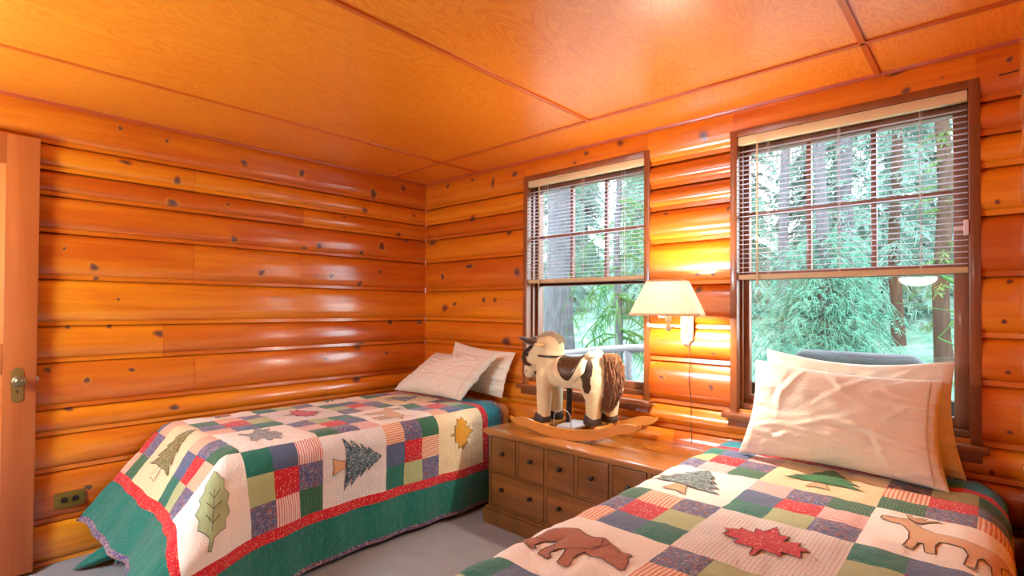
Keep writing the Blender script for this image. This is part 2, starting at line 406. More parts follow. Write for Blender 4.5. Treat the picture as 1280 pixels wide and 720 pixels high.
# ------------------------------------------------------------------ windows
def glass_mat():
    t = NT('window_glass'); t.n.remove(t.p)
    tr = t.new('ShaderNodeBsdfTransparent'); tr.inputs[0].default_value = (.97, .99, .985, 1)
    gl = t.new('ShaderNodeBsdfGlossy'); gl.inputs['Roughness'].default_value = .02
    fr = t.new('ShaderNodeFresnel'); bf = t.new('ShaderNodeNewGeometry').outputs['Backfacing']; t.l(t.math('SUBTRACT', 1.5, t.math('MULTIPLY', bf, 1.5 - 1 / 1.5)), fr.inputs[0])
    mx = t.new('ShaderNodeMixShader'); t.l(fr.outputs[0], mx.inputs[0]); t.l(tr.outputs[0], mx.inputs[1]); t.l(gl.outputs[0], mx.inputs[2])
    t.l(mx.outputs[0], t.out.inputs[0]); return t.mat
GLASS = glass_mat()
def window(name, W, stL, stR):
    x0, x1, z0, z1 = W; f = -.046; cw = .034
    ox0, ox1, oz1 = x0 - .012, x1 + .012, z1 + .012      # casing outer edge
    mb = MB()
    mb.bevbox(ox0, ox0 + cw, f, .0, z0 - .02, oz1, .003)
    mb.bevbox(ox1 - cw, ox1, f, .0, z0 - .02, oz1, .003)
    mb.bevbox(ox0 + cw, ox1 - cw, f, .0, oz1 - cw, oz1, .003)
    root = mb.build(name, CASE); root['kind'] = 'structure'
    ix0, ix1, iz1 = ox0 + cw - .004, ox1 - cw + .004, oz1 - cw
    mb = MB()
    mb.box(x0, ix0, -.0, .14, z0, z1); mb.box(ix1, x1, .0, .14, z0, z1); mb.box(ix0, ix1, .0, .14, iz1, z1); mb.box(ix0, ix1, -.0, .14, z0 - .0, z0 + .022)
    for xx in (ix0, ix1 - .012): mb.box(xx, xx + .012, .012, .03, z0 + .02, iz1)         # stop beads
    mb.build('jamb', CASE, root, smooth=False)
    gx0, gx1 = ix0 + stL, ix1 - stR; zm = 1.455; yb, yf = .098, .058
    def rails(a, b, zt, zb, mun):
        m = MB()
        m.bevbox(ix0, a, yf, yb, zb[0], zt[1], .003); m.bevbox(b, ix1, yf, yb, zb[0], zt[1], .003)
        m.bevbox(a, b, yf, yb, zt[0], zt[1], .003); m.bevbox(a, b, yf, yb, zb[0], zb[1], .003)
        if mun:
            for k in (1, 2):
                x = a + (b - a) * k / 3 + (.004 if k == 1 else -.004); m.bevbox(x - .011, x + .011, yf + .006, yb - .004, zb[1], zt[0], .004)
            zc = (zb[1] + zt[0]) / 2 - .012; m.bevbox(a, b, yf + .004, yb - .006, zc - .011, zc + .011, .004)
        return m
    rails(gx0, gx1, (2.085, iz1), (zm - .02, zm + .02), True).build('upper_sash', SASH, root)
    m = rails(gx0, gx1, (zm - .022, zm - .002), (z0 + .022, z0 + .062), False); m.build('lower_sash', SASH, root)
    for za, zb in ((zm + .02, 2.085), (z0 + .062, zm - .022)):
        m = MB(); m.box(gx0 - .003, gx1 + .003, .077, .080, za - .003, zb + .003); m.build('glass_pane', GLASS, root, smooth=False)
    m = MB(); m.bevbox(ox0 - .03, ox1 + .022, -.085, .0, z0 - .045, z0 - .018, .005); m.build('sill', CASE, root)
    m = MB(); m.bevbox(ox0 - .008, ox1 + .0, -.054, .0, z0 - .085, z0 - .045, .004); m.build('apron', CASE, root)
    return ix0, ix1, iz1
I1 = window('window_1', W1, .022, .05)
I2 = window('window_2', W2, .030, .055)

def blind(I, name, label, ladders, wx, zb):
    ix0, ix1, iz1 = I; x0, x1 = ix0 + .006, ix1 - .006; yc = -.022
    t = thing(name, label, 'blinds', ((x0 + x1) / 2, yc, zb), 0, 'cream slatted blinds on the windows')
    L = (x1 - x0) / 2
    mb = MB(); top = iz1 - zb
    mb.bevbox(-L, L, -.016, .016, top - .043, top - .001, .004); mb.build('headrail', BLIND, t)
    n = int((top - .043 - .03) / .0232); first = None
    for k in range(n):
        z = .036 + k * .0232
        if first is None:
            m = MB(); N = 6; A = []; B = []
            for j in range(N + 1):
                y = -.0125 + .025 * j / N; h = .0022 * (1 - (y / .0125) ** 2) + y * .04
                A.append((y, h))
            for sgn, off in ((1, .00045), (-1, -.00045)):
                a = [m.vert((-L + .002, y, h + off)) for y, h in A]; b = [m.vert((L - .002, y, h + off)) for y, h in A]
                for j in range(N): m.face((a[j], a[j + 1], b[j + 1], b[j]) if sgn > 0 else (a[j + 1], a[j], b[j], b[j + 1]))
                if sgn > 0: a0, b0 = a, b
            for q in (0, N): m.face((a0[q], b0[q], b[q], a[q]))
            first = m.build('slat', SLATM, t); o = first
        else:
            o = first.copy(); C.objects.link(o); o.parent = t
        o.location = (R.uniform(-.0007, .0007), 0, z)
    m = MB(); m.bevbox(-L, L, -.013, .013, .0, .024, .006); m.build('bottom_rail', BLIND, t)
    for lx in ladders:
        x = lx - (x0 + x1) / 2; m = MB()
        for yy in (-.0135, .0135): m.tube([(x, yy, .02), (x, yy, top - .04)], .0009, 5)
        m.tube([(x + .006, 0, .02), (x + .006, 0, top - .04)], .0008, 5)
        m.build('ladder_cord', CORDM, t)
    x = wx - (x0 + x1) / 2; m = MB()
    m.tube([(x, -.022, top - .03), (x, -.026, top - .06)], .002, 6); m.tube([(x, -.026, top - .055), (x + .001, -.027, -.03)], .0042, 6); m.build('tilt_wand', BLIND, t)
    return t
blind(I1, 'window_blind', 'cream slatted blind half lowered on the narrow window behind the rocking horse', (1.299, 1.589, 1.879), 1.255, 1.452)
b2 = blind(I2, 'window_blind', 'wide cream slatted blind half lowered on the window above the two upright pillows', (2.674, 2.969, 3.257), 2.632, 1.433)
mb = MB()
mb.bevbox(.392, .435, -.030, -.016, .165, .182, .003); mb.bevbox(.42, .436, -.032, -.012, .145, .205, .003); mb.build('hold_down_clip', PLAST, b2)

# ------------------------------------------------------------------ door leaf against the left wall
dx = .085
door = thing('door', 'open reddish brown panel door with a brass knob standing at the left edge', 'door', (dx, -2.83, .018))
def Y(px): return px + 2.83
mb = MB(); DT = 2.068; a0, a1 = -.39, .414
mb.bevbox(-.016, .02, a1 - .118, a1, 0, DT, .003)                       # lock stile
mb.bevbox(-.016, .02, a0, a0 + .118, 0, DT, .003)
for z0, z1 in ((0, .24), (.95, 1.09), (DT - .14, DT)): mb.bevbox(-.016, .02, a0 + .118, a1 - .118, z0, z1, .003)
mb.build('stile_and_rail', DOORM, door)
for z0, z1 in ((.24, .95), (1.09, DT - .14)):
    mb = MB(); mb.box(-.004, .008, a0 + .11, a1 - .11, z0 - .006, z1 + .006)
    mb.bevbox(-.004, .013, a0 + .17, a1 - .17, z0 + .06, z1 - .06, .005); mb.build('panel', DOORP, door, smooth=False)
ky = Y(-2.482)
pl = MB(); w, h, ch = .0215, .081, .013
ol = [(-w, -h + ch), (-w + ch, -h), (w - ch, -h), (w, -h + ch), (w, h - ch), (w - ch, h), (-w + ch, h), (-w, h - ch)]
pl.prism(ol, .020, .0245, lambda a, b, d: (d, ky + a, .892 + b))
pl.prism([(x * .86, y * .95) for x, y in ol], .0245, .0262, lambda a, b, d: (d, ky + a, .892 + b))
plo = pl.build('lock_plate', BRASS, door, smooth=False)
m = MB()
m.prism([(.004 * math.cos(k * PI / 6), .004 * math.sin(k * PI / 6)) for k in range(12)], .026, .0267, lambda a, b, d: (d, ky + a, .866 + b))
m.prism([(-.0018, 0), (.0018, 0), (.0026, -.013), (-.0026, -.013)], .026, .0267, lambda a, b, d: (d, ky + a, .866 + b)); m.build('keyhole', BLACK, plo, smooth=False)
m = MB(); m.lathe([(.011, .0), (.011, .012), (.008, .014), (.008, .03), (.016, .034), (.024, .040), (.0275, .047), (.0275, .052), (.024, .058), (.021, .060), (.016, .0605), (.014, .063), (.006, .065), (.0, .0655)], 28, 0, Matrix.Translation((.026, ky, .915)) @ Matrix.Rotation(PI / 2, 4, 'Y'))
m.build('knob', DKBR if False else plain('worn_knob', (142, 128, 96), .3, .85, var=.25, vs=30), door)
m = MB(); m.bevbox(-.006, .006, a1, a1 + .011, .905, .925, .003); m.build('latch_bolt', STEEL, door)
# outlet
t = thing('wall_outlet', 'brass duplex outlet plate low on the left log wall beside the door', 'outlet', (.0435, -2.278, .275))
m = MB(); m.bevbox(.0, .012, -.060, .060, .0, .076, .004); m.build('cover_plate', OUTB, t)
for s in (-.022, .022):
    m = MB(); m.prism([(s + .0165 * math.cos(a) * (1 if abs(math.cos(a)) < .8 else .9), .038 + .0145 * math.sin(a)) for a in [k * PI / 10 for k in range(20)]], .012, .0145, lambda a, b, d: (d, a, b))
    rc = m.build('receptacle', DKBR, t, smooth=False)
    m = MB()
    for dy, dz in ((0, .006), (0, -.005)): m.box(.0145, .015, s - .004 + dy, s + .004 + dy, .038 + dz - .001, .038 + dz + .001)
    m.box(.0145, .015, s + .008, s + .011, .036, .040); m.build('slot', BLACK, rc, smooth=False)
m = MB(); m.ell((.0125, 0, .038), (.002, .003, .003), u=10, v=6); m.build('screw', OUTB, t)
# nail by the right-hand wall
m = MB(); m.tube([(0, 0, 0), (.05, -.006, .001)], .0022, 8); m.lathe([(.0045, 0), (.0045, .0015), (0, .002)], 10, 0, Matrix.Translation((0, 0, 0)) @ Matrix.Rotation(-PI / 2, 4, 'Y'))
o = m.build('nail', DKBR); o.location = (3.498, -.046, 2.172); tag(o, 'dark nail sticking out of the top log right of the wide window', 'nail')

# ------------------------------------------------------------------ lamps
def shade_mat():
    t = NT('lit_lamp_shade')
    t.set(lin((250, 238, 214)), .8)
    tl = t.new('ShaderNodeBsdfTranslucent'); tl.inputs[0].default_value = (1, .96, .88, 1)
    mx = t.new('ShaderNodeMixShader'); mx.inputs[0].default_value = .75
    t.l(t.p.outputs[0], mx.inputs[1]); t.l(tl.outputs[0], mx.inputs[2]); t.l(mx.outputs[0], t.out.inputs[0]); return t.mat
SHADE = shade_mat(); SHTRIM = plain('shade_binding', (236, 216, 176), .7)
def bulb_mat(name, c, s):
    t = NT(name); return t.set(c, .5, emit=c, estr=s)
def wall_lamp(name, label, x, yw, face, rot, power, cat='lamp', group=None):
    """face = +1: sits on a wall whose room side looks to -y"""
    t = thing(name, label, cat, (x, yw, 1.10), 0 if face > 0 else PI, group)
    # coordinates: x along the wall, -y into the room, z up from the plate's foot
    w, h, ch = .0335, .085, .022
    ol = [(-w, -h + ch), (-w + ch, -h), (w - ch, -h), (w, -h + ch), (w, h - ch), (w - ch, h), (-w + ch, h), (-w, h - ch)]
    m = MB(); F = lambda a, b, d: (a, -d, .085 + b)
    m.prism(ol, .0, .012, F); m.prism([(p[0] * .86, p[1] * .94) for p in ol], .012, .019, F); m.prism([(p[0] * .68, p[1] * .84) for p in ol], .019, .023, F)
    m.build('back_plate', LAMPB, t, smooth=False)
    m = MB(); m.tube([(0, -.02, .055), (0, -.02, .115)], .007, 10); m.tube([(0, -.032, .066), (0, -.032, .108)], .0085, 12); m.ell((0, -.032, .112), (.008, .008, .006), u=10, v=8)
    m.build('hinge_post', LAMPB, t)
    z = .087
    m = MB(); m.tube([(-.0, -.034, z + .004), (-.165, -.12, z + .012)], [.0062, .0052], 8); m.ell((-.165, -.12, z + .010), (.010, .010, .014), u=12, v=8)
    m.build('swing_arm', LAMPB, t)
    sx, sy = .004, -.235
    m = MB(); m.tube([(-.165, -.12, z + .002), (sx, sy, z + .002)], .0055, 8); m.build('swing_arm', LAMPB, t)
    m = MB(); m.lathe([(.006, -.02), (.013, -.016), (.013, .012), (.009, .016), (.009, .03), (.016, .034), (.016, .065), (.006, .068)], 16, 0, Matrix.Translation((sx, sy, z + .006)))
    m.tube([(sx, sy, z + .055), (sx - .045, sy + .0, z + .055)], .003, 6); m.ell((sx - .048, sy, z + .055), (.006, .006, .008), u=10, v=8); m.build('socket', LAMPB, t)
    m = MB(); m.ell((sx, sy, z + .186), (.028, .028, .034)); m.tube([(sx, sy, z + .07), (sx, sy, z + .16)], .012, 10)
    m.build('bulb', bulb_mat(name + '_bulb', (1, .91, .76, 1), power), t)
    # shade: square, tapering, with clipped corners
    def ring(hw, zz, off=0, cc=.16):
        c = hw * cc; p = [(-hw + c, -hw), (hw - c, -hw), (hw, -hw + c), (hw, hw - c), (hw - c, hw), (-hw + c, hw), (-hw, hw - c), (-hw, -hw + c)]
        ca, sa = math.cos(rot), math.sin(rot)
        return [(sx + a * ca - b * sa, sy + a * sa + b * ca, zz) for a, b in p]
    zb, zt = z + .068, z + .238; b, tp = .165, .091
    m = MB(); rows = []
    for (hw, zz) in ((b - .002, zb), (tp - .002, zt), (tp, zt), (b, zb)): rows.append([m.vert(p) for p in ring(hw, zz)])
    for A, B in zip(rows, rows[1:] + rows[:1]):
        for k in range(8): m.face((A[k], A[(k + 1) % 8], B[(k + 1) % 8], B[k]))
    so = m.build('shade', SHADE, t, smooth=False)
    m = MB()
    for hw, zz, hh in ((b + .0012, zb - .002, .010), (tp + .0012, zt - .008, .010)):
        A = [m.vert(p) for p in ring(hw, zz)]; B = [m.vert(p) for p in ring(hw - .004 * .5, zz + hh)]
        A2 = [m.vert(p) for p in ring(hw - .004, zz)]; B2 = [m.vert(p) for p in ring(hw - .006, zz + hh)]
        for P, Q in ((A, B), (B, B2), (B2, A2), (A2, A)):
            for k in range(8): m.face((P[k], P[(k + 1) % 8], Q[(k + 1) % 8], Q[k]))
    m.build('binding', SHTRIM, so, smooth=False)
    m = MB()
    for k in (0, 2, 4, 6):
        p = ring(tp - .004, zt - .012)[k]; m.tube([(sx, sy, zt - .02), p], .0016, 5)
    m.build('shade_spider', LAMPB, so)
    return t
wl = wall_lamp('wall_lamp', 'lit swing-arm wall lamp with white shade between the two windows', 2.281, -.046, 1, math.radians(17), LAMP_L)
m = MB(); m.tube([(.012, -.010, .0), (.016, -.008, -.10), (.010, -.006, -.20), (.018, .004, -.30), (.016, .004, -.42), (.022, .008, -.56), (.02, .004, -.7)], .0022, 6); m.build('power_cord', WIREM, wl)
sc_ = thing('wall_sconce', 'round white glass light mirrored as a white glow in the wide window', 'wall light', (2.888, -4.2, 1.62))
m = MB(); m.lathe([(.10, 0), (.10, .02), (.09, .03), (0, .03)], 28, 0, Matrix.Rotation(-PI / 2, 4, 'X') @ Matrix.Diagonal((1.5, .8, 1, 1))); m.build('base', BRASS, sc_)
m = MB(); m.ell((0, .07, 0), (.165, .06, .08)); m.build('glass_dome', bulb_mat('sconce_glow', (1, .95, .88, 1), 20), sc_)
# added fill light behind the camera, out of view, shaped as a globe lamp
cl = thing('fill_lamp', 'added fill light shaped as a tall globe lamp, unseen behind the viewer', 'lamp', (1.05, -3.55, 0))
m = MB(); m.lathe([(.16, 0), (.16, .015), (.14, .028), (.03, .04), (0, .04)], 28); m.build('base', DKBR, cl)
m = MB(); m.tube([(0, 0, .03), (0, 0, 1.22)], .012, 12); m.lathe([(.012, 1.18), (.045, 1.21), (.05, 1.235), (0, 1.24)], 20); m.build('pole', DKBR, cl)
m = MB(); m.ell((0, 0, 1.48), (.28, .28, .26), u=32, v=20); m.build('globe', bulb_mat('fill_glow', (.60, .87, 1, 1), FILL_L), cl)
# ------------------------------------------------------------------ quilt fabrics
def fabric(name, base_fn, bumpscale=1.0, rough=.85):
    t = NT(name); uv = t.coord('UV')
    base = base_fn(t, uv)
    wv = t.noise(t.mapping(uv, (1, 1, 1)), 900, 2)
    base = t.mix(t.math('MULTIPLY', wv, .08), base, (.02, .02, .02, 1))
    m = t.set(base, rough, spec=.2, sheen=.25)
    n1 = t.noise(uv, 26, 4, .6, .8); n2 = t.noise(t.mapping(uv, (1, 2.2, 1)), 60, 3, .6, 1.2)
    t.bump(t.math('ADD', t.math('MULTIPLY', n1, .7), t.math('MULTIPLY', n2, .4)), .8 * bumpscale, .012)
    return m
def solid(c, v=.16):
    def f(t, uv):
        n = t.noise(uv, 14, 3); c2 = lin(c)
        return t.mix(n, tuple(x * (1 - v) for x in c2[:3]) + (1,), tuple(min(1, x * (1 + v)) for x in c2[:3]) + (1,))
    return f
def fleck(bg, fg, sc=75, th=.24, fg2=None):
    def f(t, uv):
        w = t.mapping(uv, (1, 1.7, 1), rot=(0, 0, .6)); d = t.voro(w, sc); m = t.math('LESS_THAN', d, th)
        c = lin(fg) if not fg2 else t.mix(t.math('GREATER_THAN', t.noise(uv, 120, 1), .5), lin(fg), lin(fg2))
        return t.mix(m, lin(bg), c)
    return f
def paisley(cols, sc=95):
    def f(t, uv):
        n = t.noise(uv, 40, 2, col=True); w = t.new('ShaderNodeVectorMath', operation='ADD'); t.l(uv, w.inputs[0])
        q = t.new('ShaderNodeVectorMath', operation='SCALE'); t.l(n, q.inputs[0]); q.inputs['Scale'].default_value = .03; t.l(q.outputs[0], w.inputs[1])
        v = t.voro(w.outputs[0], sc, 'Color'); s = t.sep(v)[0]
        k = len(cols); st = [((i + .0) / k, lin(c)) for i, c in enumerate(cols)]
        return t.ramp(s, st, 'CONSTANT')
    return f
def stripes(a, b, period, axis=0, duty=.5, b2=None):
    def f(t, uv):
        x = t.sep(uv)[axis]; p = t.math('FRACT', t.math('DIVIDE', x, period)); m = t.math('LESS_THAN', p, duty)
        o = t.mix(m, lin(a), lin(b))
        if b2:
            y = t.sep(uv)[1 - axis]; p2 = t.math('LESS_THAN', t.math('FRACT', t.math('DIVIDE', y, period * .8)), .3)
            o = t.mix(t.math('MULTIPLY', p2, .5), o, lin(b2))
        return o
    return f
def check(bg, fg, period, wid=.16, st=.7):
    def f(t, uv):
        s = t.sep(uv); a = t.math('LESS_THAN', t.math('FRACT', t.math('DIVIDE', s[0], period)), wid)
        b = t.math('LESS_THAN', t.math('FRACT', t.math('DIVIDE', s[1], period)), wid)
        return t.mix(t.math('MULTIPLY', t.math('MAXIMUM', a, b), st), lin(bg), lin(fg))
    return f
FAB = {}
def F(k, name, fn, b=1.0): FAB[k] = fabric(name, fn, b)
F('W', 'quilt_white', solid((246, 240, 230), .04)); F('Wc', 'quilt_white_check', check((244, 240, 236), (160, 156, 172), .0085, .14, .55))
F('Wp', 'quilt_grey_plaid', check((238, 232, 226), (156, 144, 148), .011, .2, .55)); F('Cc', 'quilt_cream_check', check((238, 222, 178), (196, 172, 120), .010, .14, .5))
F('C', 'quilt_cream', solid((240, 222, 178), .06))
F('g', 'quilt_teal', solid((34, 118, 102))); F('G', 'quilt_green_check', check((28, 88, 62), (92, 148, 116), .0095, .25, .7))
F('L', 'quilt_sage', solid((176, 190, 138), .1)); F('B', 'quilt_slate_blue', solid((88, 106, 140))); F('R', 'quilt_red_fleck', fleck((204, 30, 44), (246, 208, 190), 85, .22))
F('P', 'quilt_paisley', paisley([(76, 84, 124), (98, 110, 150), (124, 122, 158), (84, 98, 144), (160, 96, 86), (152, 148, 172), (88, 110, 126), (108, 94, 130)], 150))
F('D', 'quilt_dark_paisley', paisley([(58, 42, 52), (84, 52, 52), (60, 60, 84), (140, 90, 70), (48, 40, 60)]))
F('S', 'quilt_peach_stripe', stripes((244, 222, 196), (214, 120, 84), .0125, 0, .45, (230, 160, 120))); F('K', 'quilt_pink_stripe', stripes((240, 222, 214), (206, 104, 104), .0115, 1, .4))
F('rb', 'quilt_red_border', fleck((206, 26, 46), (250, 206, 150), 95, .23)); F('gb', 'quilt_green_border', solid((22, 120, 108), .2), 1.6); F('tb', 'quilt_teal_border', solid((30, 134, 150), .2), 1.5)
F('bd', 'quilt_binding', paisley([(88, 80, 130), (150, 96, 90), (110, 110, 160), (180, 150, 140), (70, 60, 110)], 140))
LINE = plain('applique_stitching', (58, 44, 40), .9)
APP = {'pinegrey': fabric('applique_grey_print', paisley([(88, 110, 112), (120, 146, 144), (70, 92, 96), (160, 178, 172)], 170)),
       'green': FAB['G'], 'greens': fabric('applique_green', solid((42, 122, 66), .15)), 'bear': fabric('applique_brown', solid((168, 98, 64), .1)), 'tan': fabric('applique_tan', solid((220, 176, 132), .08)),
       'red': FAB['R'], 'grey': fabric('applique_grey', solid((150, 154, 156), .1)), 'olive': fabric('applique_olive_print', paisley([(120, 128, 80), (150, 146, 92), (96, 104, 66), (176, 164, 116), (130, 90, 60)], 170)),
       'bluep': fabric('applique_blue_print', paisley([(60, 92, 116), (90, 122, 140), (176, 192, 196), (48, 74, 96), (120, 150, 150)], 190)),
       'gold': fabric('applique_gold', solid((226, 160, 40), .1)), 'sage': fabric('applique_sage', solid((170, 190, 142), .12))}

# nine-patch, first row at the head of the bed, then three turned versions
NP = ['SPG', 'BRS', 'gLP']
def rot90(g): return [''.join(g[2 - j][i] for j in range(3)) for i in range(3)]     # clockwise
NPR = [NP]
for _ in range(3): NPR.append(rot90(NPR[-1]))
BLK = [[None, 1, 'C2', 2, 'Y'], [1, 'Wn', 0, 'Wd', 3], ['W', 3, 'Wl', 1, 'Wc'], [2, 'W', 2, 'W', 0], ['W', 1, 'Cc', 0, 'Wq']]
BLKF = {None: 'W', 'C2': 'Cc', 'Y': 'C', 'Wn': 'W', 'Wd': 'W', 'Wl': 'Wp', 'Wq': 'W', 'Wc': 'Wc', 'W': 'W', 'Cc': 'Cc'}
N9 = .1217

# shapes in block units: x right, y towards the head of the bed, both -1..1
TREE = [(0, .86), (.16, .62), (.12, .62), (.34, .36), (.2, .38), (.5, .08), (.3, .12), (.66, -.24), (.4, -.2), (.76, -.5), (.3, -.42), (.1, -.44), (-.1, -.43), (-.34, -.42), (-.74, -.5), (-.42, -.2), (-.64, -.24), (-.3, .12), (-.5, .08), (-.2, .38), (-.34, .36), (-.12, .62), (-.16, .62)]
TRUNK = [(-.1, -.42), (.1, -.42), (.16, -.62), (.24, -.82), (0, -.78), (-.24, -.82), (-.14, -.62)]
MAPLE = [(0, .8), (.14, .5), (.3, .56), (.24, .28), (.52, .42), (.5, .26), (.74, .1), (.6, .02), (.66, -.2), (.36, -.2), (.4, -.36), (.06, -.34), (.03, -.66), (-.03, -.66), (-.06, -.34), (-.4, -.36), (-.36, -.2), (-.66, -.2), (-.6, .02), (-.74, .1), (-.5, .26), (-.52, .42), (-.24, .28), (-.3, .56), (-.14, .5)]
BEAR = [(-.92, -.42), (-.84, -.34), (-.62, -.22), (-.6, .1), (-.5, .34), (-.3, .44), (-.08, .36), (.08, .34), (.22, .44), (.36, .36), (.5, .3), (.62, .24), (.7, .3), (.78, .26), (.76, .16), (.84, .06), (.9, -.14), (.86, -.22), (.7, -.16), (.52, -.12), (.36, -.16), (.22, -.12), (.2, -.36), (.3, -.58), (.28, -.66), (.12, -.64), (.04, -.4), (-.04, -.22), (-.14, -.3), (-.12, -.5), (-.02, -.58), (-.06, -.66), (-.24, -.62), (-.3, -.36), (-.26, -.12), (-.36, -.14), (-.46, -.26), (-.46, -.44), (-.36, -.5), (-.4, -.56), (-.6, -.5), (-.58, -.36), (-.74, -.44)]
DEER = [(-.86, .36), (-.84, .46), (-.6, .5), (-.5, .58), (-.42, .48), (-.3, .3), (-.16, .2), (.1, .18), (.4, .18), (.62, .12), (.72, .0), (.9, -.12), (.88, -.16), (.7, -.08), (.62, -.2), (.64, -.44), (.62, -.8), (.5, -.8), (.5, -.42), (.42, -.28), (.36, -.44), (.34, -.8), (.22, -.8), (.26, -.42), (.2, -.2), (-.06, -.22), (-.1, -.4), (-.08, -.7), (-.2, -.72), (-.24, -.42), (-.3, -.44), (-.34, -.7), (-.46, -.7), (-.42, -.36), (-.44, -.06), (-.52, .18), (-.6, .3), (-.76, .3)]
ANTL = [(-.5, .58), (-.56, .82), (-.5, .82), (-.44, .66), (-.34, .86), (-.28, .84), (-.34, .68), (-.14, .84), (-.1, .78), (-.3, .6), (-.36, .52), (-.44, .54)]
RABB = [(-.7, .0), (-.86, .1), (-.8, .2), (-.6, .16), (-.66, .38), (-.5, .34), (-.38, .2), (-.2, .34), (.1, .4), (.36, .3), (.46, .12), (.7, .2), (.72, .1), (.52, -.02), (.7, -.1), (.66, -.2), (.42, -.16), (.34, -.3), (.5, -.42), (.4, -.52), (.1, -.4), (-.2, -.42), (-.4, -.54), (-.5, -.44), (-.34, -.3), (-.4, -.14)]
LEAF = [(.03, -.88), (.06, -.62), (.2, -.5), (.36, -.42), (.34, -.24), (.46, -.08), (.38, .1), (.42, .3), (.28, .4), (.26, .6), (.12, .66), (.02, .86), (-.1, .68), (-.24, .58), (-.26, .4), (-.4, .28), (-.34, .08), (-.46, -.1), (-.34, -.26), (-.36, -.44), (-.18, -.52), (-.04, -.62), (-.05, -.88)]
def turn(sh, k):
    for _ in range(k): sh = [(y, -x) for x, y in sh]
    return sh
def scl(sh, s, dx=0, dy=0, sy=None): return [(x * s + dx, y * (sy or s) + dy) for x, y in sh]

def spin(sh, deg):
    a = math.radians(deg); return [(x * math.cos(a) - y * math.sin(a), x * math.sin(a) + y * math.cos(a)) for x, y in sh]

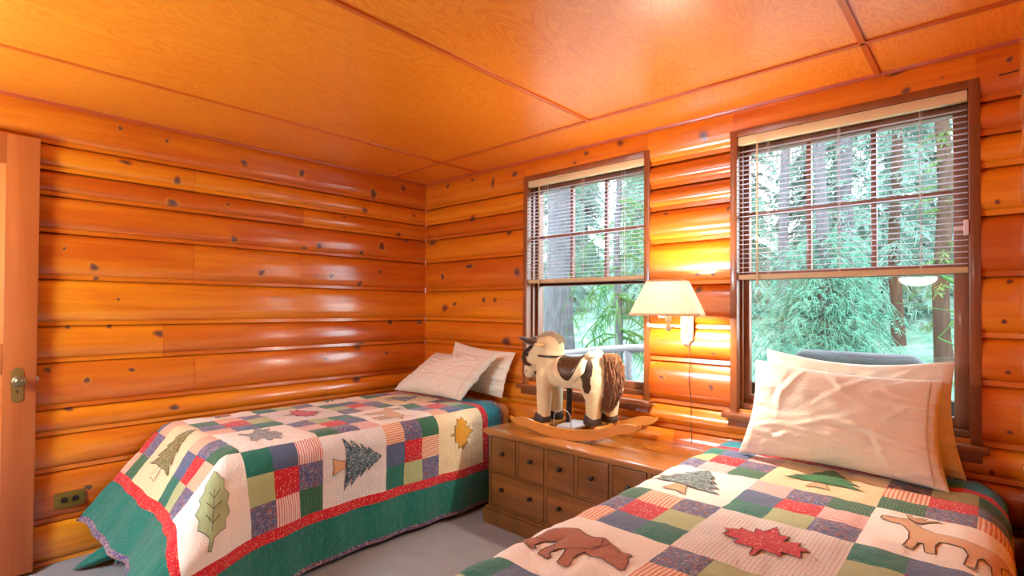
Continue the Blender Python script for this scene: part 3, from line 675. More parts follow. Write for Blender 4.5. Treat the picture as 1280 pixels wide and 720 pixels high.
class Quilt:
    """cloth laid over a mattress: u across (left to right), v from the wall to the foot"""
    def __init__(q, xl, xr, uoff, seed, u0, foot_ang=50, gathers=True, head=.165, voff=0.0):
        q.xl, q.xr, q.uo, q.seed = xl, xr, uoff, seed
        q.u0 = u0; q.ang = math.radians(foot_ang); q.g = gathers
        q.cache = {}
        q.ul = [uoff + d for d in (-.466, -.10, .26, .625, .995, 1.36)]      # column seams
        q.vl = [x + voff for x in (.36, .722, 1.086, 1.45, 1.815, 2.18)]                        # row seams
        q.vu = [head, head + .03, .31 + voff]                                            # binding, teal band, red band at the head
    @staticmethod
    def fold(d, r, ang):
        """arc length past the edge -> (outwards, down)"""
        if d <= 0: return d, 0.0
        if d < r * ang: return r * math.sin(d / r), r * (1 - math.cos(d / r))
        k = d - r * ang
        return r * math.sin(ang) + k * math.cos(ang), r * (1 - math.cos(ang)) + k * math.sin(ang)
    def base(q, u, v):
        z0 = .645; rR = .10; rL = .07
        uR = q.xr - rR; uL = q.xl + rL; vF = 1.83
        ox = u; dzu = 0; s = 0
        if u > uR:
            o, dzu = q.fold(u - uR, rR, PI / 2 * .985); ox = uR + o; s = u - uR - .06
        elif u < uL:
            o, dzu = q.fold(uL - u, rL, PI / 2); ox = uL - o
        oy = v; dzv = 0; t = 0
        if v > vF:
            o, dzv = q.fold(v - vF, .10, q.ang + .20 * sm((u - q.uo - .10) / .6) * (1 - .9 * sm((u - q.uo - .62) / .36))); oy = vF + o; t = v - vF
        dz = (dzu ** 4 + dzv ** 4) ** .25 if dzu > 0 and dzv > 0 else dzu + dzv
        if s > 0:
            near = sm((v - 1.45) / .45)
            if t > 0 or near > 0:
                g = sm(s / .34) * sm((v - 1.5) / .7)
                ox += .21 * g * (1 + .35 * sm((s - .3) / .3)); oy += .05 * sm(s / .34) * sm(t / .37)
        if u < uL and t > 0 and q.g:
            k = uL - u
            ox += .22 * sm((k - .22) / .3) * sm(t / .4) ; oy -= .10 * sm((k - .1) / .3) * sm(t / .4)
        z = z0 - dz
        if z < .03: z = .012 + .018 * math.exp((z - .03) * 8)
        # gentle sag and long soft folds of the hanging cloth
        w = sm((dzu - .12) / .3)
        if u > uR: ox += w * .012 * math.sin(v * 9 + 2 * math.sin(v * 3.1) + q.seed) + w * .006 * math.sin(v * 23 + q.seed)
        w = sm((dzv - .12) / .3)
        oy += w * (.014 * math.sin((u - q.uo) * 10 + q.seed * 2) + .006 * math.sin((u - q.uo) * 27))
        return Vector((ox, -oy, z))
    def puff(q, u, v):
        def edge(x, ls, n):
            for a, b in zip(ls, ls[1:]):
                if a <= x <= b:
                    f = (x - a) / (b - a); return f, b - a
            return .5, 1
        h = 0
        fu, wu = edge(u, q.fu, 0); fv, wv = edge(v, q.fv, 0)
        h = .0042 * (max(0, math.sin(PI * fu)) * max(0, math.sin(PI * fv))) ** .45
        p = Vector((u * 7, v * 7, q.seed)); h += .0055 * noise.noise(p) + 0.0036 * noise.noise(Vector((u * 24, v * 13, q.seed + 4))) + .0016 * noise.noise(Vector((u * 30, v * 46, q.seed + 9)))
        return h
    def S(q, u, v, off=0):
        e = .004
        p = q.base(u, v); a = q.base(u + e, v) - q.base(u - e, v); b = q.base(u, v + e) - q.base(u, v - e)
        n = b.cross(a)
        if n.length < 1e-12: n = Vector((0, 0, 1))
        n.normalize()
        r = p + n * (q.puff(u, v) + off)
        if r.z < .008: r.z = .008 + off
        return r
    def build(q, name, label, group):
        # fabric lines with every seam on a mesh line
        def lines(ls, sub):
            o = []
            for a, b in zip(ls, ls[1:]):
                n = max(2, round((b - a) / sub))
                o += [a + (b - a) * k / n for k in range(n)]
            return o + [ls[-1]]
        U9 = []
        for a, b in zip(q.ul, q.ul[1:]): U9 += [a, a + (b - a) / 3, a + 2 * (b - a) / 3]
        U9 += [q.ul[-1]]
        uout = [q.ul[-1] + d for d in (.05, .24, .268)]
        umin = q.u0
        fu = [x for x in U9 if x > umin + .02]; fu = [umin] + fu + uout
        V9 = []
        for a, b in zip(q.vl, q.vl[1:]): V9 += [a, a + (b - a) / 3, a + 2 * (b - a) / 3]
        V9 += [q.vl[-1]]
        fv = q.vu + V9 + [q.vl[-1] + d for d in (.05, .24, .268)]
        q.fu, q.fv = fu, fv
        Us, Vs = lines(fu, .0155), lines(fv, .0155)
        keys = list(FAB); mats = [FAB[k] for k in keys]
        def cell(u, v):
            c = -1
            for i, (a, b) in enumerate(zip(q.ul, q.ul[1:])):
                if a <= u < b: c = i
            rw = -1
            for i, (a, b) in enumerate(zip(q.vl, q.vl[1:])):
                if a <= v < b: rw = i
            eu = u - q.ul[-1]; ev = v - q.vl[-1]; eh = q.vl[0] - v
            if c == 0 and q.xl < .2 and u < q.ul[1] - .12: return 'gb'
            if eu > .24 or ev > .24 or v < q.vu[1]: return 'bd'
            if max(eu, ev) > .05: return 'gb'
            if eh > .05: return 'tb'
            if eu > 0 or ev > 0 or eh > 0: return 'rb'
            b = BLK[rw][c]
            if isinstance(b, int):
                fu_ = min(2, int((u - q.ul[c]) / (q.ul[c + 1] - q.ul[c]) * 3)); fv_ = min(2, int((v - q.vl[rw]) / (q.vl[rw + 1] - q.vl[rw]) * 3))
                k = NPR[b][fv_][fu_]
                if k == 'S' and (rw * 5 + c) % 3 == 1: k = 'K'
                if k == 'P' and (rw, c, fv_) == (0, 3, 0): k = 'D'
                return k
            return BLKF[b]
        mb = MB(); idx = {}
        for j, v in enumerate(Vs):
            for i, u in enumerate(Us): idx[i, j] = mb.vert(q.S(u, v), (u - q.uo, v))
        for j in range(len(Vs) - 1):
            for i in range(len(Us) - 1):
                k = cell((Us[i] + Us[i + 1]) / 2, (Vs[j] + Vs[j + 1]) / 2)
                mb.face((idx[i, j], idx[i, j + 1], idx[i + 1, j + 1], idx[i + 1, j]), keys.index(k))
        o = mb.build(name, mats, fix=False, angle=180)
        so = o.modifiers.new('thickness', 'SOLIDIFY'); so.thickness = .012; so.offset = -1
        tag(o, label, 'quilt', group)
        q.o = o
        return o
    def applique(q, name, rw, c, shapes, veins=(), label=None, lines=True):
        """shapes: [(outline, fabric)]"""
        u0, u1 = q.ul[c], q.ul[c + 1]; v0, v1 = q.vl[rw], q.vl[rw + 1]
        cu, cv, hu, hv = (u0 + u1) / 2, (v0 + v1) / 2, (u1 - u0) / 2, (v1 - v0) / 2
        mp = lambda p, off: q.S(cu + p[0] * hu, cv - p[1] * hv, off)
        mats = []; mb = MB()
        for si, (ol, fab) in enumerate(shapes):
            if fab not in mats: mats.append(fab)
            mi = mats.index(fab)
            den = []
            for a, b in zip(ol, ol[1:] + ol[:1]):
                d = math.hypot(a[0] - b[0], a[1] - b[1]); n = max(1, round(d / .09))
                den += [(a[0] + (b[0] - a[0]) * k / n, a[1] + (b[1] - a[1]) * k / n) for k in range(n)]
            pts = [Vector(p) for p in den]; n = len(pts)
            xs = [p[0] for p in den]; ys = [p[1] for p in den]
            g = .085; x = min(xs)
            while x < max(xs):
                y = min(ys)
                while y < max(ys):
                    pts.append(Vector((x + .01, y + .01))); y += g
                x += g
            vs, _, fs, _, _, _ = delaunay_2d_cdt(pts, [], [list(range(n))], 1, 1e-5)
            ids = [mb.vert(mp(p, .0022 + .0006 * si), (cu - q.uo + p[0] * hu, cv - p[1] * hv)) for p in vs]
            for f in fs: mb.face([ids[i] for i in f], mi)
            # dark blanket-stitch outline
            if lines:
                if LINE not in mats: mats.append(LINE)
                q.strip(mb, mp, den + den[:1], .0065, mats.index(LINE), .0031 + .0006 * si)
        for vn in veins:
            if LINE not in mats: mats.append(LINE)
            q.strip(mb, mp, vn, .0065, mats.index(LINE), .0040)
        o = mb.build(name, mats, q.o, fix=False, angle=180)
        if label: o['label'] = label
        return o
    def strip(q, mb, mp, line, w, mi, off):
        pts = []
        for a, b in zip(line, line[1:]):
            d = math.hypot(a[0] - b[0], a[1] - b[1]); n = max(1, round(d / .08))
            pts += [(a[0] + (b[0] - a[0]) * k / n, a[1] + (b[1] - a[1]) * k / n) for k in range(n)]
        pts.append(line[-1]); prev = None
        for i, p in enumerate(pts):
            a = pts[max(i - 1, 0)]; b = pts[min(i + 1, len(pts) - 1)]
            dx_, dy_ = b[0] - a[0], b[1] - a[1]; L = math.hypot(dx_, dy_) or 1
            nx, ny = -dy_ / L * w, dx_ / L * w
            cur = (mb.vert(mp((p[0] + nx, p[1] + ny), off)), mb.vert(mp((p[0] - nx, p[1] - ny), off)))
            if prev: mb.face((prev[0], prev[1], cur[1], cur[0]), mi)
            prev = cur

def all_appliques(q, left):
    A = APP
    q.applique('tree_applique', 0, 2, [(scl(TREE, .95, 0, .02, .8), A['greens'] if not left else A['bluep']), (scl(TRUNK, .9), A['tan'])])
    q.applique('tree_applique', 1, 1, [(scl(TREE, 1.0, .0, .04), A['pinegrey']), (scl(TRUNK, 1.0), A['tan'])])
    q.applique('deer_applique', 1, 3, [(DEER, A['tan']), (ANTL, A['tan'])])
    q.applique('maple_leaf_applique', 2, 2, [(scl(MAPLE, .84), A['red'])])
    q.applique('bear_applique', 3, 1, [(BEAR if not left else scl(BEAR, 1), A['bear'])], veins=[[(.2, .42), (.3, .2), (.26, .02), (.1, -.1), (-.04, -.22)], [(-.62, -.22), (-.36, -.16), (-.28, .08)], [(.36, .34), (.34, .18), (.22, .06)]])
    q.applique('rabbit_applique', 3, 3, [(RABB, A['grey'])], veins=[[(-.2, .34), (-.1, .1), (.1, .06), (.3, .14)], [(-.36, -.14), (.0, -.12), (.34, -.1)]])
    if left:
        q.applique('maple_leaf_applique', 0, 4, [(scl(turn(MAPLE, 0), .72, -.2, -.05), A['gold'])])
        q.applique('tree_applique', 2, 4, [(scl(TREE, .98, -.08, .06, .88), A['bluep']), (scl(TRUNK, .95, -.08, .05), A['tan'])])
        q.applique('oak_leaf_applique', 4, 4, [(spin(scl(LEAF, 1.06, 0, 0, .9), 72), A['sage'])], veins=[spin(q_, 72) for q_ in ([(.0, -.46), (.0, -.1), (.0, .34)], [(-.2, -.16), (0, -.3), (.2, -.14)], [(-.22, .08), (0, -.06), (.22, .1)], [(-.16, .3), (0, .14), (.18, .34)])])
        q.applique('tree_applique', 4, 2, [(scl(TREE, .98, .05, .08), A['olive']), (scl(TRUNK, .9, .05, .05), FAB['Cc'])])

QL = Quilt(.078, 1.05, 0.0, 1.3, -.55)
ql = QL.build('quilt', 'patchwork quilt with sage oak leaf and yellow maple leaf on the bed in the corner', 'patchwork quilts on the two beds')
all_appliques(QL, True)
m = MB(); P = [(.36, -1.93, .26), (.32, -2.02, .17), (.27, -2.12, .09), (.235, -2.21, .05), (.205, -2.285, .012)]
nr = 26; rows = []
for (px_, py_, pz_), ra in zip(P, (.075, .070, .055, .036, .004)):
    rows.append([m.vert((px_ + ra * 1.25 * math.cos(a) * (1 + .16 * math.sin(3 * a)), py_ + ra * .35 * math.sin(a + .5), max(.009, pz_ + ra * .8 * math.sin(a) * (1 + .2 * math.sin(4 * a + 1)))), (px_ + a * .05, py_)) for a in [2 * PI * k / nr for k in range(nr)]])
for A_, B_ in zip(rows, rows[1:]):
    for k in range(nr): m.face((A_[k], A_[(k + 1) % nr], B_[(k + 1) % nr], B_[k]))
m.face(rows[0][::-1]); m.face(rows[-1]); tk = m.build('tucked_corner', FAB['gb'], ql, angle=180); tk.modifiers.new('smooth', 'SUBSURF').render_levels = 1
QR = Quilt(2.475, 3.515, 2.565, 5.1, 2.10, 60, head=.09, voff=-.075)
qr = QR.build('quilt', 'patchwork quilt with a brown bear and red leaf on the bed nearest the viewer', 'patchwork quilts on the two beds')
all_appliques(QR, False)

# ------------------------------------------------------------------ beds under the quilts
SHEET = fabric('white_sheet', solid((238, 232, 226), .03), .5)
BOXS = plain('box_spring_cloth', (70, 74, 92), .9); FRAMEM = plain('steel_bed_frame', (44, 44, 48), .5, .6)
def rounded_slab(mb, x0, x1, y0, y1, z0, z1, r, rc):
    """mattress: rounded corners in plan, rolled edges"""
    rows = []
    prof_ = [(r, z0), (r * .3, z0 + r * .3), (0, z0 + r), (0, z1 - r), (r * .3, z1 - r * .3), (r, z1)]
    for ins, z in prof_:
        row = []
        for cx, cy, a0 in ((x1 - rc, y1 - rc, 0), (x0 + rc, y1 - rc, 90), (x0 + rc, y0 + rc, 180), (x1 - rc, y0 + rc, 270)):
            for k in range(7):
                a = math.radians(a0 + 15 * k); row.append(mb.vert((cx + (rc - ins) * math.cos(a), cy + (rc - ins) * math.sin(a), z), (cx + math.cos(a) * rc, cy + math.sin(a) * rc + z)))
        rows.append(row)
    n = len(rows[0])
    for A, B in zip(rows, rows[1:]):
        for k in range(n): mb.face((A[k], A[(k + 1) % n], B[(k + 1) % n], B[k]))
    mb.face(rows[0][::-1]); mb.face(rows[-1])
def bed(label, x0, x1):
    y0, y1 = -1.86, -.047; ox, oy = (x0 + x1) / 2, (y0 + y1) / 2
    t = thing('bed', label, 'bed', (ox, oy, 0), 0, 'single beds')
    a, b, c, d = x0 - ox, x1 - ox, y0 - oy, y1 - oy
    m = MB(); rounded_slab(m, a, b, c, d, .39, .622, .045, .06); m.build('mattress', SHEET, t, angle=180)
    m = MB(); rounded_slab(m, a + .02, b - .02, c + .02, d - .01, .20, .385, .02, .05); m.build('box_spring', BOXS, t)
    m = MB()
    for xx in (a + .03, b - .03): m.box(xx - .015, xx + .015, c + .03, d - .03, .165, .20)
    for yy in (c + .05, 0, d - .05): m.box(a + .03, b - .03, yy - .015, yy + .015, .165, .198)
    m.build('bed_frame', FRAMEM, t, smooth=False)
    for xx in (a + .1, b - .1):
        for yy in (c + .2, d - .15):
            m = MB(); m.tube([(xx, yy, .0), (xx, yy, .17)], [.02, .017], 10); m.build('leg', FRAMEM, t)
    return t
bed('single bed in the log corner with its white mattress end beside the window sill', .10, 1.02)
bed('single bed nearest the viewer, its white mattress end showing below the right window casing', 2.51, 3.48)

# ------------------------------------------------------------------ pillows
PILW = fabric('pillow_cotton', solid((234, 226, 210), .03), .5)
def pillow(label, c, thick, seed, group, hem=None, sag=0.0, wr=1.0):
    """c = bottom left, bottom right, top right, top left in the world"""
    c = [Vector(p) for p in c]; N, Mv = 72, 52
    o = sum(c, Vector()) / 4
    nrm = (c[1] - c[0]).cross(c[3] - c[0]).normalized()
    if nrm.y > 0: nrm = -nrm
    rr = random.Random(seed)
    creases = [((ci + .5) / 34 + .1 * (rr.random() - .5), rr.random(), rr.uniform(0, PI), rr.uniform(.07, .26), rr.uniform(.3, 1)) for ci in range(34)]
    def pt(a, b, side):
        # pull the middles of the edges in, keep the corners
        A = a + (.5 - a) * .055 * math.sin(PI * b) * 2 * abs(a - .5) * 2 * .7
        B = b + (.5 - b) * .07 * math.sin(PI * a) * 2 * abs(b - .5) * 2 * .7
        p = (c[0] * (1 - A) + c[1] * A) * (1 - B) + (c[3] * (1 - A) + c[2] * A) * B
        ea = 1 - abs(2 * a - 1) ** 2.6; eb = 1 - abs(2 * b - 1) ** 2.6
        th = thick * .5 * (max(ea, 0) * max(eb, 0)) ** .52
        th *= 1 + .22 * (.45 - b)
        n = 0
        for (x, y, an, ln, st) in creases:
            dx_, dy_ = a - x, b - y; s = dx_ * math.cos(an) + dy_ * math.sin(an); d = -dx_ * math.sin(an) + dy_ * math.cos(an)
            n += st * math.exp(-(s / ln) ** 2) * math.exp(-(d / .018) ** 2) * .0085
            n -= st * math.exp(-(s / ln) ** 2) * math.exp(-((d - .034) / .024) ** 2) * .006
        # puckers running in from the short ends
        e = math.exp(-min(a, 1 - a) / .12); n += e * (.008 + .012 * sm((a - .5) / .4)) * (1.6 * noise.noise(Vector((b * 9, seed, side))) + .8 * noise.noise(Vector((b * 19, seed + 3, side))))
        n += .010 * noise.noise(Vector((a * 3.2, b * 2.8, seed + side * 5))) + .005 * noise.noise(Vector((a * 9, b * 8, seed + 3 + side)))
        k = (max(ea, 0) * max(eb, 0)) ** .3
        return p + nrm * (side * th + side * n * wr * k) + Vector((0, 0, -sag * math.sin(PI * a) * b * b)) - o
    mb = MB(); g = {}
    W, Hh = (c[1] - c[0]).length, (c[3] - c[0]).length
    for side in (1, -1):
        for j in range(Mv + 1):
            for i in range(N + 1):
                rim = i in (0, N) or j in (0, Mv)
                if rim and side < 0: g[i, j, -1] = g[i, j, 1]; continue
                g[i, j, side] = mb.vert(pt(i / N, j / Mv, side), (i / N * W + seed, j / Mv * Hh))
        for j in range(Mv):
            for i in range(N):
                q = (g[i, j, side], g[i + 1, j, side], g[i + 1, j + 1, side], g[i, j + 1, side])
                mb.face(q if side > 0 else q[::-1])
    ob = mb.build('pillow', PILW, fix=True, angle=180); ob.location = o
    tag(ob, label, 'pillow', group)
    sb = ob.modifiers.new('smooth', 'SUBSURF'); sb.levels = sb.render_levels = 1
    # the open hem of the pillowcase: a stitched double edge
    if hem is not None:
        h = MB(); a0 = 0 if hem == 0 else 1
        for side in (1, -1):
            prev = None
            for k in range(29):
                b = .03 + .94 * k / 28
                p = pt(a0 + (.055 if hem == 0 else -.055), b, side) + nrm * side * .0022; q = pt(a0 + (.062 if hem == 0 else -.062), b, side) + nrm * side * .0022
                cur = (h.vert(p), h.vert(q))
                if prev: h.face((prev[0], prev[1], cur[1], cur[0]))
                prev = cur
        ho = h.build('hem', plain('pillow_hem_thread', (205, 188, 164), .9), ob, fix=False)
    return ob
PG = 'white pillows at the heads of the beds'
pillow('large cream pillow standing in front of another below the wide window', [(2.645, -.352, .655), (3.365, -.332, .645), (3.345, -.236, 1.030), (2.685, -.245, 1.064)], .17, 11, PG, hem=1)
pillow('white pillow mostly hidden behind the large cream one at the wide window', [(2.69, -.16, .66), (3.405, -.16, .655), (3.37, -.10, 1.095), (2.685, -.10, 1.105)], .11, 23, PG, sag=.02)
pillow('slumped white pillow lying in front on the bed in the log corner', [(.20, -.455, .672), (.885, -.40, .668), (1.035, -.205, .965), (.37, -.195, .945)], .15, 37, PG, hem=1, wr=1.2)
pillow('white pillow leaning on the log wall behind the slumped one', [(.34, -.135, .665), (1.0, -.125, .665), (1.105, -.10, .985), (.48, -.10, 1.03)], .10, 41, PG)
# ------------------------------------------------------------------ dresser (apothecary chest)
DX0, DX1, DY = 1.232, 2.420, -.482                     # case sides and front
dr = thing('dresser', 'low wooden chest of many small drawers standing between the two beds', 'dresser', ((DX0 + DX1) / 2, DY / 2 - .02, 0))
O = Vector(dr.location)
def D(x0, x1, y0, y1, z0, z1, mb, r=.003): mb.bevbox(x0 - O.x, x1 - O.x, y0 - O.y, y1 - O.y, z0, z1, r)
m = MB(); D(DX0, DX1, DY + .018, -.062, .10, .528, m)
D(DX0, DX0 + .024, DY, DY + .02, .10, .528, m, .002); D(DX1 - .024, DX1, DY, DY + .02, .10, .528, m, .002)
D(DX0 + .024, DX1 - .024, DY, DY + .02, .518, .530, m, .002); D(DX0 + .024, DX1 - .024, DY, DY + .02, .10, .112, m, .002)
D(DX0 + .024, DX1 - .024, DY + .001, DY + .02, .302, .312, m, .002)
cols = [1.256, 1.460, 1.670, 1.872, 2.080, 2.290, 2.396]
for i, x in enumerate(cols[1:-1]):
    D(x - .011, x + .011, DY + .001, DY + .02, .312, .518, m, .002)
    if i in (1, 3): D(x - .011, x + .011, DY + .001, DY + .02, .112, .302, m, .002)
m.build('case', DRESS, dr)
m = MB(); D(DX0 - .028, DX1 + .028, DY - .030, -.05, .533, .560, m, .010); D(DX0 - .012, DX1 + .012, DY - .014, -.055, .522, .534, m, .005); m.build('top', DRTOP, dr)
m = MB(); D(DX0 - .026, DX1 + .026, DY - .024, -.06, .0, .086, m, .004); D(DX0 - .014, DX1 + .014, DY - .013, -.06, .084, .103, m, .007); m.build('plinth', DRESS, dr)
def knob(parent, x, z):
    k = MB(); k.lathe([(.0065, 0), (.0095, .002), (.0055, .006), (.0055, .010), (.0105, .014), (.0125, .019), (.0105, .024), (.005, .0265), (0, .027)], 16, 0, Matrix.Translation((x - O.x, DY - .001 - O.y, z)) @ Matrix.Rotation(PI / 2, 4, 'X'))
    k.build('knob', DKBR, parent)
def drawer(x0, x1, z0, z1, ks):
    f = MB(); D(x0 + .0025, x1 - .0025, DY - .001, DY + .018, z0 + .0025, z1 - .0025, f, .003)
    o = f.build('drawer', DRESSF, dr)
    for kx in ks: knob(o, kx, (z0 + z1) / 2 + .012)
for i in range(6):
    a = cols[i] + (.011 if i else 0); b = cols[i + 1] - (.011 if i < 5 else 0)
    drawer(a, b, .312, .518, [(a + b) / 2])
for i in (0, 2, 4):
    a = cols[i] + (.011 if i else 0); b = cols[i + 2] - (.011 if i < 4 else 0)
    drawer(a, b, .112, .302, [(a * 3 + b) / 4 - .008, (a + b * 3) / 4 + .008])

# ------------------------------------------------------------------ rocking horse
HA = .12
hx, hy = 1.714, -.384
horse = thing('rocking_horse', 'plush cream rocking horse with brown saddle and shaggy tail on the dresser', 'rocking horse', (hx, hy, .560), HA)
# local axes: x to the tail, y towards the wall, z up from the dresser top
def plush(name, c, sc=260):
    t = NT(name); co = t.coord(); n = t.noise(co, sc, 3); n2 = t.noise(co, 14, 3)
    c = lin(c); base = t.mix(n2, tuple(x * .84 for x in c[:3]) + (1,), c)
    m = t.set(base, .95, spec=.1, sheen=.5); t.bump(n, .6, .004); return m
CREAM = plush('cream_plush', (236, 220, 176)); CREAM2 = plush('fleece', (240, 226, 184), 120); SPOT = plush('brown_plush', (66, 44, 28)); MANE = plush('mane_plush', (210, 198, 172), 180)
LEATH = plain('brown_leatherette', (70, 48, 32), .35, coat=.2); HOOF = plain('hoof_plush', (62, 50, 44), .7); TAILM = plush('tail_fur', (128, 84, 54), 90); DOWEL = wood('dowel', (206, 164, 104), (232, 196, 140), 1, 1, .45)
PAD = plush('white_pad', (225, 222, 222))
wb = .125; TAU = .068; RR = .78
def rk(s, h):
    dz = h - RR; return (s * math.cos(TAU) - dz * math.sin(TAU), s * math.sin(TAU) + dz * math.cos(TAU) + RR)
def rocker(y):
    Lh = .405; N = 36; lo = []; up = []
    for i in range(N + 1):
        s = -Lh + 2 * Lh * i / N; a = abs(s) / Lh
        arc = RR - math.sqrt(RR * RR - s * s)
        bot = arc - .030 * sm((a - .66) / .34) * 1.1 + .002
        th = .058 - .012 * a + .0 ; top = bot + th
        # ends curl over like a bracket
        if a > .80: k = (a - .80) / .20; bot = bot + .012 * k * k; top = top - .030 * k ** 2.2
        lo.append((s, bot)); up.append((s, max(top, bot + .016)))
    ol = [rk(s, h) for s, h in lo + up[::-1]]
    zmin = min(p[1] for p in ol); ol = [(p[0], p[1] - zmin + .0005) for p in ol]
    m = MB(); m.prism(ol, y - .010, y + .010, lambda a, b, d: (a, d, b)); return m.build('rocker', ROCK, horse, angle=50)
rocker(0.0); rocker(.25)
for s in (-.17, .16):
    m = MB(); p = rk(s, .052 + .02); m.bevbox(p[0] - .022, p[0] + .022, .008, .242, p[1] - .012, p[1] + .004, .003); m.build('cross_slat', ROCK, horse)
p = rk(-.05, .055); m = MB(); m.bevbox(p[0] - .06, p[0] + .06, .03, .23, p[1] - .004, p[1] + .010, .004); m.build('foot_board', PAD, horse)
m = MB()
b = p[1] + .005
for yy in (.028,):
    m.tube([(p[0] - .075, yy, b - .02)] + [(p[0] - .02 + .055 * -math.cos(k * PI / 10), yy, b + .045 + .055 * math.sin(k * PI / 10)) for k in range(11)] + [(p[0] + .035, yy, b - .02)], .0028, 8)
m.build('stirrup_wire', STEEL, horse)
m = MB(); m.tube([(-.045, wb + .01, .05), (-.045, wb + .01, .10), (-.04, wb + .01, .105), (-.035, wb + .01, .31)], [.012, .012, .017, .017], 12); m.build('support_post', DKBR, horse)

# the body: one continuous skin, the parts melted together
bm = bmesh.new()
def E3(c, r, rot=None):
    M = Matrix.Translation(c) @ (rot.to_4x4() if rot else Matrix()) @ Matrix.Diagonal((r[0], r[1], r[2], 1))
    bmesh.ops.create_uvsphere(bm, u_segments=24, v_segments=16, radius=1, matrix=M)
def cap3(a, b, r0, r1, n=8, fy=1.0):
    a, b = Vector(a), Vector(b)
    for i in range(n + 1):
        f = i / n; r = r0 + (r1 - r0) * f; E3(a.lerp(b, f), (r, r * fy, r))
B = wb
cap3((-.13, B, .352), (.13, B, .352), .088, .088, 10)              # barrel
E3((-.155, B, .345), (.088, .082, .098)); E3((.155, B, .362), (.098, .094, .100))   # chest, rump
E3((.08, B, .345), (.12, .094, .088))
cap3((-.15, B, .40), (-.150, B, .485), .086, .072, 6, .86)         # neck
E3((-.155, B, .495), (.082, .064, .074))                            # poll
cap3((-.195, B, .490), (-.262, B, .425), .070, .062, 6, .9)        # cheek
cap3((-.262, B, .425), (-.300, B, .355), .060, .042, 6, .95)       # face
E3((-.297, B, .335), (.043, .045, .035))                            # muzzle
for sy, s0, s1 in ((-.052, -.168, -.172), (.052, -.160, -.150)):    # forelegs
    cap3((s0, B + sy, .33), (s1, B + sy, .10), .052, .039, 10)
for sy, s0 in ((-.055, .140), (.055, .185)):                        # hind legs
    E3((s0 + .015, B + sy, .30), (.078, .052, .105))
    cap3((s0 + .02, B + sy, .27), (s0 + .012, B + sy, .115), .056, .040, 8)
me = bpy.data.meshes.new('body_raw'); bm.to_mesh(me); bm.free()
tmp = bpy.data.objects.new('body_raw', me); C.objects.link(tmp)
rm = tmp.modifiers.new('r', 'REMESH'); rm.mode = 'VOXEL'; rm.voxel_size = .0055; rm.use_smooth_shade = True
s2 = tmp.modifiers.new('s', 'SMOOTH'); s2.factor = .5; s2.iterations = 7
dg = bpy.context.evaluated_depsgraph_get(); dg.update()
bme = bpy.data.meshes.new_from_object(tmp.evaluated_get(dg)); bpy.data.objects.remove(tmp); bpy.data.meshes.remove(me)
bme.name = 'body'; bme.materials.clear()
for mm in (CREAM, SPOT): bme.materials.append(mm)
def inpoly(x, y, P):
    r = False; n = len(P); j = n - 1
    for i in range(n):
        if (P[i][1] > y) != (P[j][1] > y) and x < (P[j][0] - P[i][0]) * (y - P[i][1]) / (P[j][1] - P[i][1]) + P[i][0]: r = not r
        j = i
    return r
FL = [(.088, .405), (.105, .435), (.14, .44), (.162, .41), (.160, .36), (.155, .325), (.165, .295), (.150, .262), (.122, .258), (.10, .29), (.098, .33), (.080, .36)]
CH = [(-.26, .345), (-.225, .35), (-.222, .30), (-.205, .275), (-.20, .235), (-.222, .225), (-.26, .29)]
for pl_ in bme.polygons:
    x, y, z = pl_.center
    if y < B + .02 and (inpoly(x, z, FL) or inpoly(x, z, CH)): pl_.material_index = 1
    if y > B + .02 and (inpoly(x - .03, z + .01, FL)): pl_.material_index = 1
    pl_.use_smooth = True
body = bpy.data.objects.new('body', bme); C.objects.link(body); body.parent = horse
# hooves
for (x, y, z) in ((-.176, B - .052, .060), (-.152, B + .052, .066), (.152, B - .055, .088), (.197, B + .055, .094)):
    m = MB(); m.lathe([(.0, 0), (.044, .0), (.048, .006), (.046, .024), (.041, .048), (.036, .052), (0, .052)], 20, 0, Matrix.Translation((x - .006, y, z)) @ Matrix.Diagonal((1.12, .95, 1, 1))); m.build('hoof', HOOF, horse, angle=60)
# collar strap, bridle, ears, eye
def ring(cx, cz, rx, ry, tilt, w, th=.003, n=36):
    m = MB(); rows = []
    for k in range(n):
        a = 2 * PI * k / n; row = []
        for dr_, dz_ in ((0, -w), (th, -w), (th, w), (0, w)):
            px = (rx + dr_) * math.cos(a); py = (ry + dr_) * math.sin(a); pz = dz_ + px * tilt
            row.append(m.vert((cx + px, B + py, cz + pz)))
        rows.append(row)
    for i in range(n):
        A_, B_ = rows[i], rows[(i + 1) % n]
        for k in range(4): m.face((A_[k], A_[(k + 1) % 4], B_[(k + 1) % 4], B_[k]))
    return m
ring(-.150, .445, .0875, .0765, .0, .0065).build('collar', LEATH, horse)
m = MB()
for sy in (-1, 1):
    P = [(-.262, B + sy * .045, .500), (-.312, B + sy * .052, .455), (-.318, B + sy * .056, .425), (-.298, B + sy * .060, .395), (-.262, B + sy * .062, .385)]
    m.tube(P, [.010, .0125, .0125, .0125, .009], 8, sq=.45)
m.tube([(-.262, B - .045, .500), (-.283, B, .512), (-.262, B + .045, .500)], .010, 8)
m.build('bridle', SPOT, horse)
